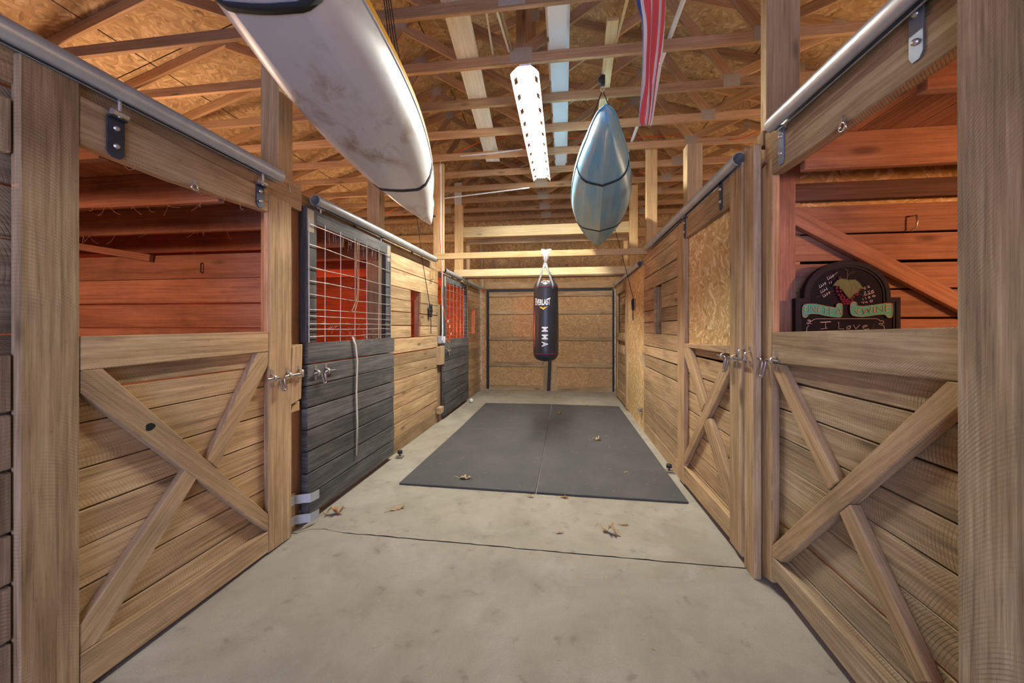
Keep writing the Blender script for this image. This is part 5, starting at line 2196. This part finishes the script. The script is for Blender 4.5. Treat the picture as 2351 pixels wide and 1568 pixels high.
    for pl in (curve(Lb, True), curve(Rb, True)):
        b = MB()
        b.prism([S(*p, .003) for p in pl], (0, -.006, 0))
        bn = b.build('ribbon_banner', M['teal'], t, bevel=.0015)
        b = MB()
        for i in range(len(pl)):
            stroke(b, [pl[i], pl[(i + 1) % len(pl)]], 15, .0098)
        b.build('banner_edge', M['gold'], t)
    b = MB()
    b.curvy = True
    stroke(b, [(925, 965), (960, 985), (1010, 970), (1005, 935), (960, 935), (940, 955)], 12, .0098)
    stroke(b, [(320, 1150), (350, 1120), (375, 1140), (350, 1160)], 11, .0098)
    stroke(b, [(1190, 920), (1230, 950), (1265, 930), (1240, 905), (1210, 920)], 12, .0098)
    stroke(b, [(1810, 1120), (1870, 1110), (1900, 1125), (1860, 1160), (1830, 1150)], 11, .0098)
    b.build('banner_edge', M['gold'], t)
    b = MB()
    G = lambda *pts: stroke(b, list(pts), 24, .0102)
    # FINE TEA
    G((335, 1095), (340, 975)); G((335, 980), (385, 965)); G((335, 1035), (370, 1030))
    G((425, 1060), (420, 955))
    G((455, 1060), (455, 955), (540, 1060), (545, 960))
    G((590, 1070), (592, 975)); G((592, 975), (650, 985)); G((592, 1025), (640, 1030)); G((590, 1072), (640, 1085))
    G((680, 985), (760, 1000)); G((718, 992), (710, 1095))
    G((800, 1105), (805, 1000)); G((805, 1000), (865, 1010)); G((802, 1052), (850, 1058)); G((800, 1107), (858, 1112))
    G((915, 1110), (965, 1000), (1005, 1115)); G((930, 1070), (995, 1072))
    b.build('banner_lettering', M['gold'], t)
    b = MB()
    # & WINE
    G((1330, 1110), (1290, 1080), (1240, 1050), (1280, 1030), (1340, 1020), (1350, 1000), (1320, 1000), (1310, 1040), (1310, 1090), (1340, 1105))
    G((1385, 1010), (1415, 1115), (1465, 1010), (1510, 1090), (1535, 985))
    G((1585, 1085), (1585, 990))
    G((1640, 1080), (1640, 975), (1745, 1060), (1750, 955))
    G((1800, 1060), (1795, 950)); G((1795, 950), (1880, 940)); G((1797, 1000), (1865, 990)); G((1800, 1060), (1875, 1045))
    b.build('banner_lettering', M['gold'], t)
    # chalk tallies and sums
    b = MB()
    b.curvy = True
    K = lambda *pts: stroke(b, list(pts), 20)
    K((760, 425), (780, 485)); K((800, 420), (815, 465)); K((830, 405), (845, 455)); K((865, 390), (880, 440)); K((780, 487), (955, 350))
    K((615, 575), (635, 632)); K((655, 565), (665, 605)); K((690, 545), (700, 590)); K((725, 525), (742, 580)); K((635, 632), (745, 535))
    K((640, 675), (660, 725)); K((680, 660), (690, 700)); K((715, 645), (725, 690)); K((745, 615), (770, 670)); K((660, 725), (770, 645))
    K((685, 755), (705, 800)); K((720, 740), (735, 785)); K((755, 715), (770, 765)); K((795, 690), (815, 745)); K((700, 803), (810, 705))
    K((805, 520), (810, 560)); K((840, 510), (848, 550))
    # 22 / 250 / line / 1100 / 440
    K((1425, 635), (1445, 620), (1460, 632), (1425, 665), (1465, 658)); K((1490, 610), (1520, 600), (1525, 615), (1485, 640), (1535, 632))
    K((1425, 715), (1450, 700), (1460, 715), (1425, 755), (1470, 745)); K((1530, 690), (1500, 700), (1505, 718), (1535, 715), (1530, 740), (1500, 745))
    K((1570, 690), (1555, 715), (1575, 728), (1600, 700), (1585, 678), (1570, 690))
    K((1415, 785), (1610, 725))
    K((1405, 825), (1420, 860)); K((1455, 805), (1465, 845)); K((1520, 790), (1500, 815), (1525, 830), (1545, 805), (1520, 790)); K((1600, 770), (1570, 790), (1600, 805), (1640, 785), (1600, 770))
    K((1385, 885), (1390, 905), (1420, 900)); K((1415, 885), (1425, 920)); K((1445, 885), (1450, 900), (1480, 895)); K((1475, 880), (1490, 912))
    K((1550, 855), (1530, 880), (1550, 900), (1580, 880), (1575, 858), (1550, 855))
    # bordered verse: I Love:
    K((585, 1190), (1620, 1190)); K((585, 1190), (520, 1200), (480, 1240), (450, 1220), (420, 1240), (410, 1215), (440, 1200), (465, 1230), (440, 1275), (400, 1290), (390, 1260), (430, 1262), (490, 1285))
    K((430, 1310), (395, 1350), (390, 1420), (400, 1500))
    K((1620, 1190), (1690, 1200), (1720, 1240), (1760, 1220), (1785, 1250), (1755, 1290), (1720, 1270), (1690, 1285), (1720, 1305), (1770, 1310), (1790, 1350), (1790, 1420))
    K((645, 1250), (830, 1240)); K((735, 1250), (740, 1370)); K((650, 1375), (770, 1360)); K((645, 1257), (830, 1248))
    K((975, 1245), (978, 1375), (1070, 1372))
    K((1190, 1315), (1130, 1330), (1115, 1370), (1150, 1385), (1190, 1350), (1185, 1315))
    K((1240, 1300), (1285, 1375), (1355, 1300)); K((1420, 1345), (1500, 1320), (1470, 1300), (1410, 1325), (1405, 1360), (1450, 1385), (1520, 1370)); K((1595, 1298), (1605, 1302)); K((1590, 1355), (1602, 1358))
    b.build('chalk_writing', M['chalk'], t)


chalkboard()

# blue marking-paint letters on the inner edge of the stud behind the near door
b = MB()
ym = 2.284
for pts in ([(1768, 408), (1780, 417)], [(1768, 426), (1782, 427)], [(1768, 425), (1770, 434)], [(1768, 451), (1782, 458)], [(1768, 460), (1782, 461)], [(1768, 465), (1782, 473)], [(1768, 479), (1782, 479)]):
    P = [at_y(px, py, 2.357) for px, py in pts]
    b.tube(P, .0045, 5, flat=.3)
tag(b.build('paint_marks', M['bluechalk']), 'pale blue marking paint letters on the stud in the corner of the chalkboard stall', 'paint mark')
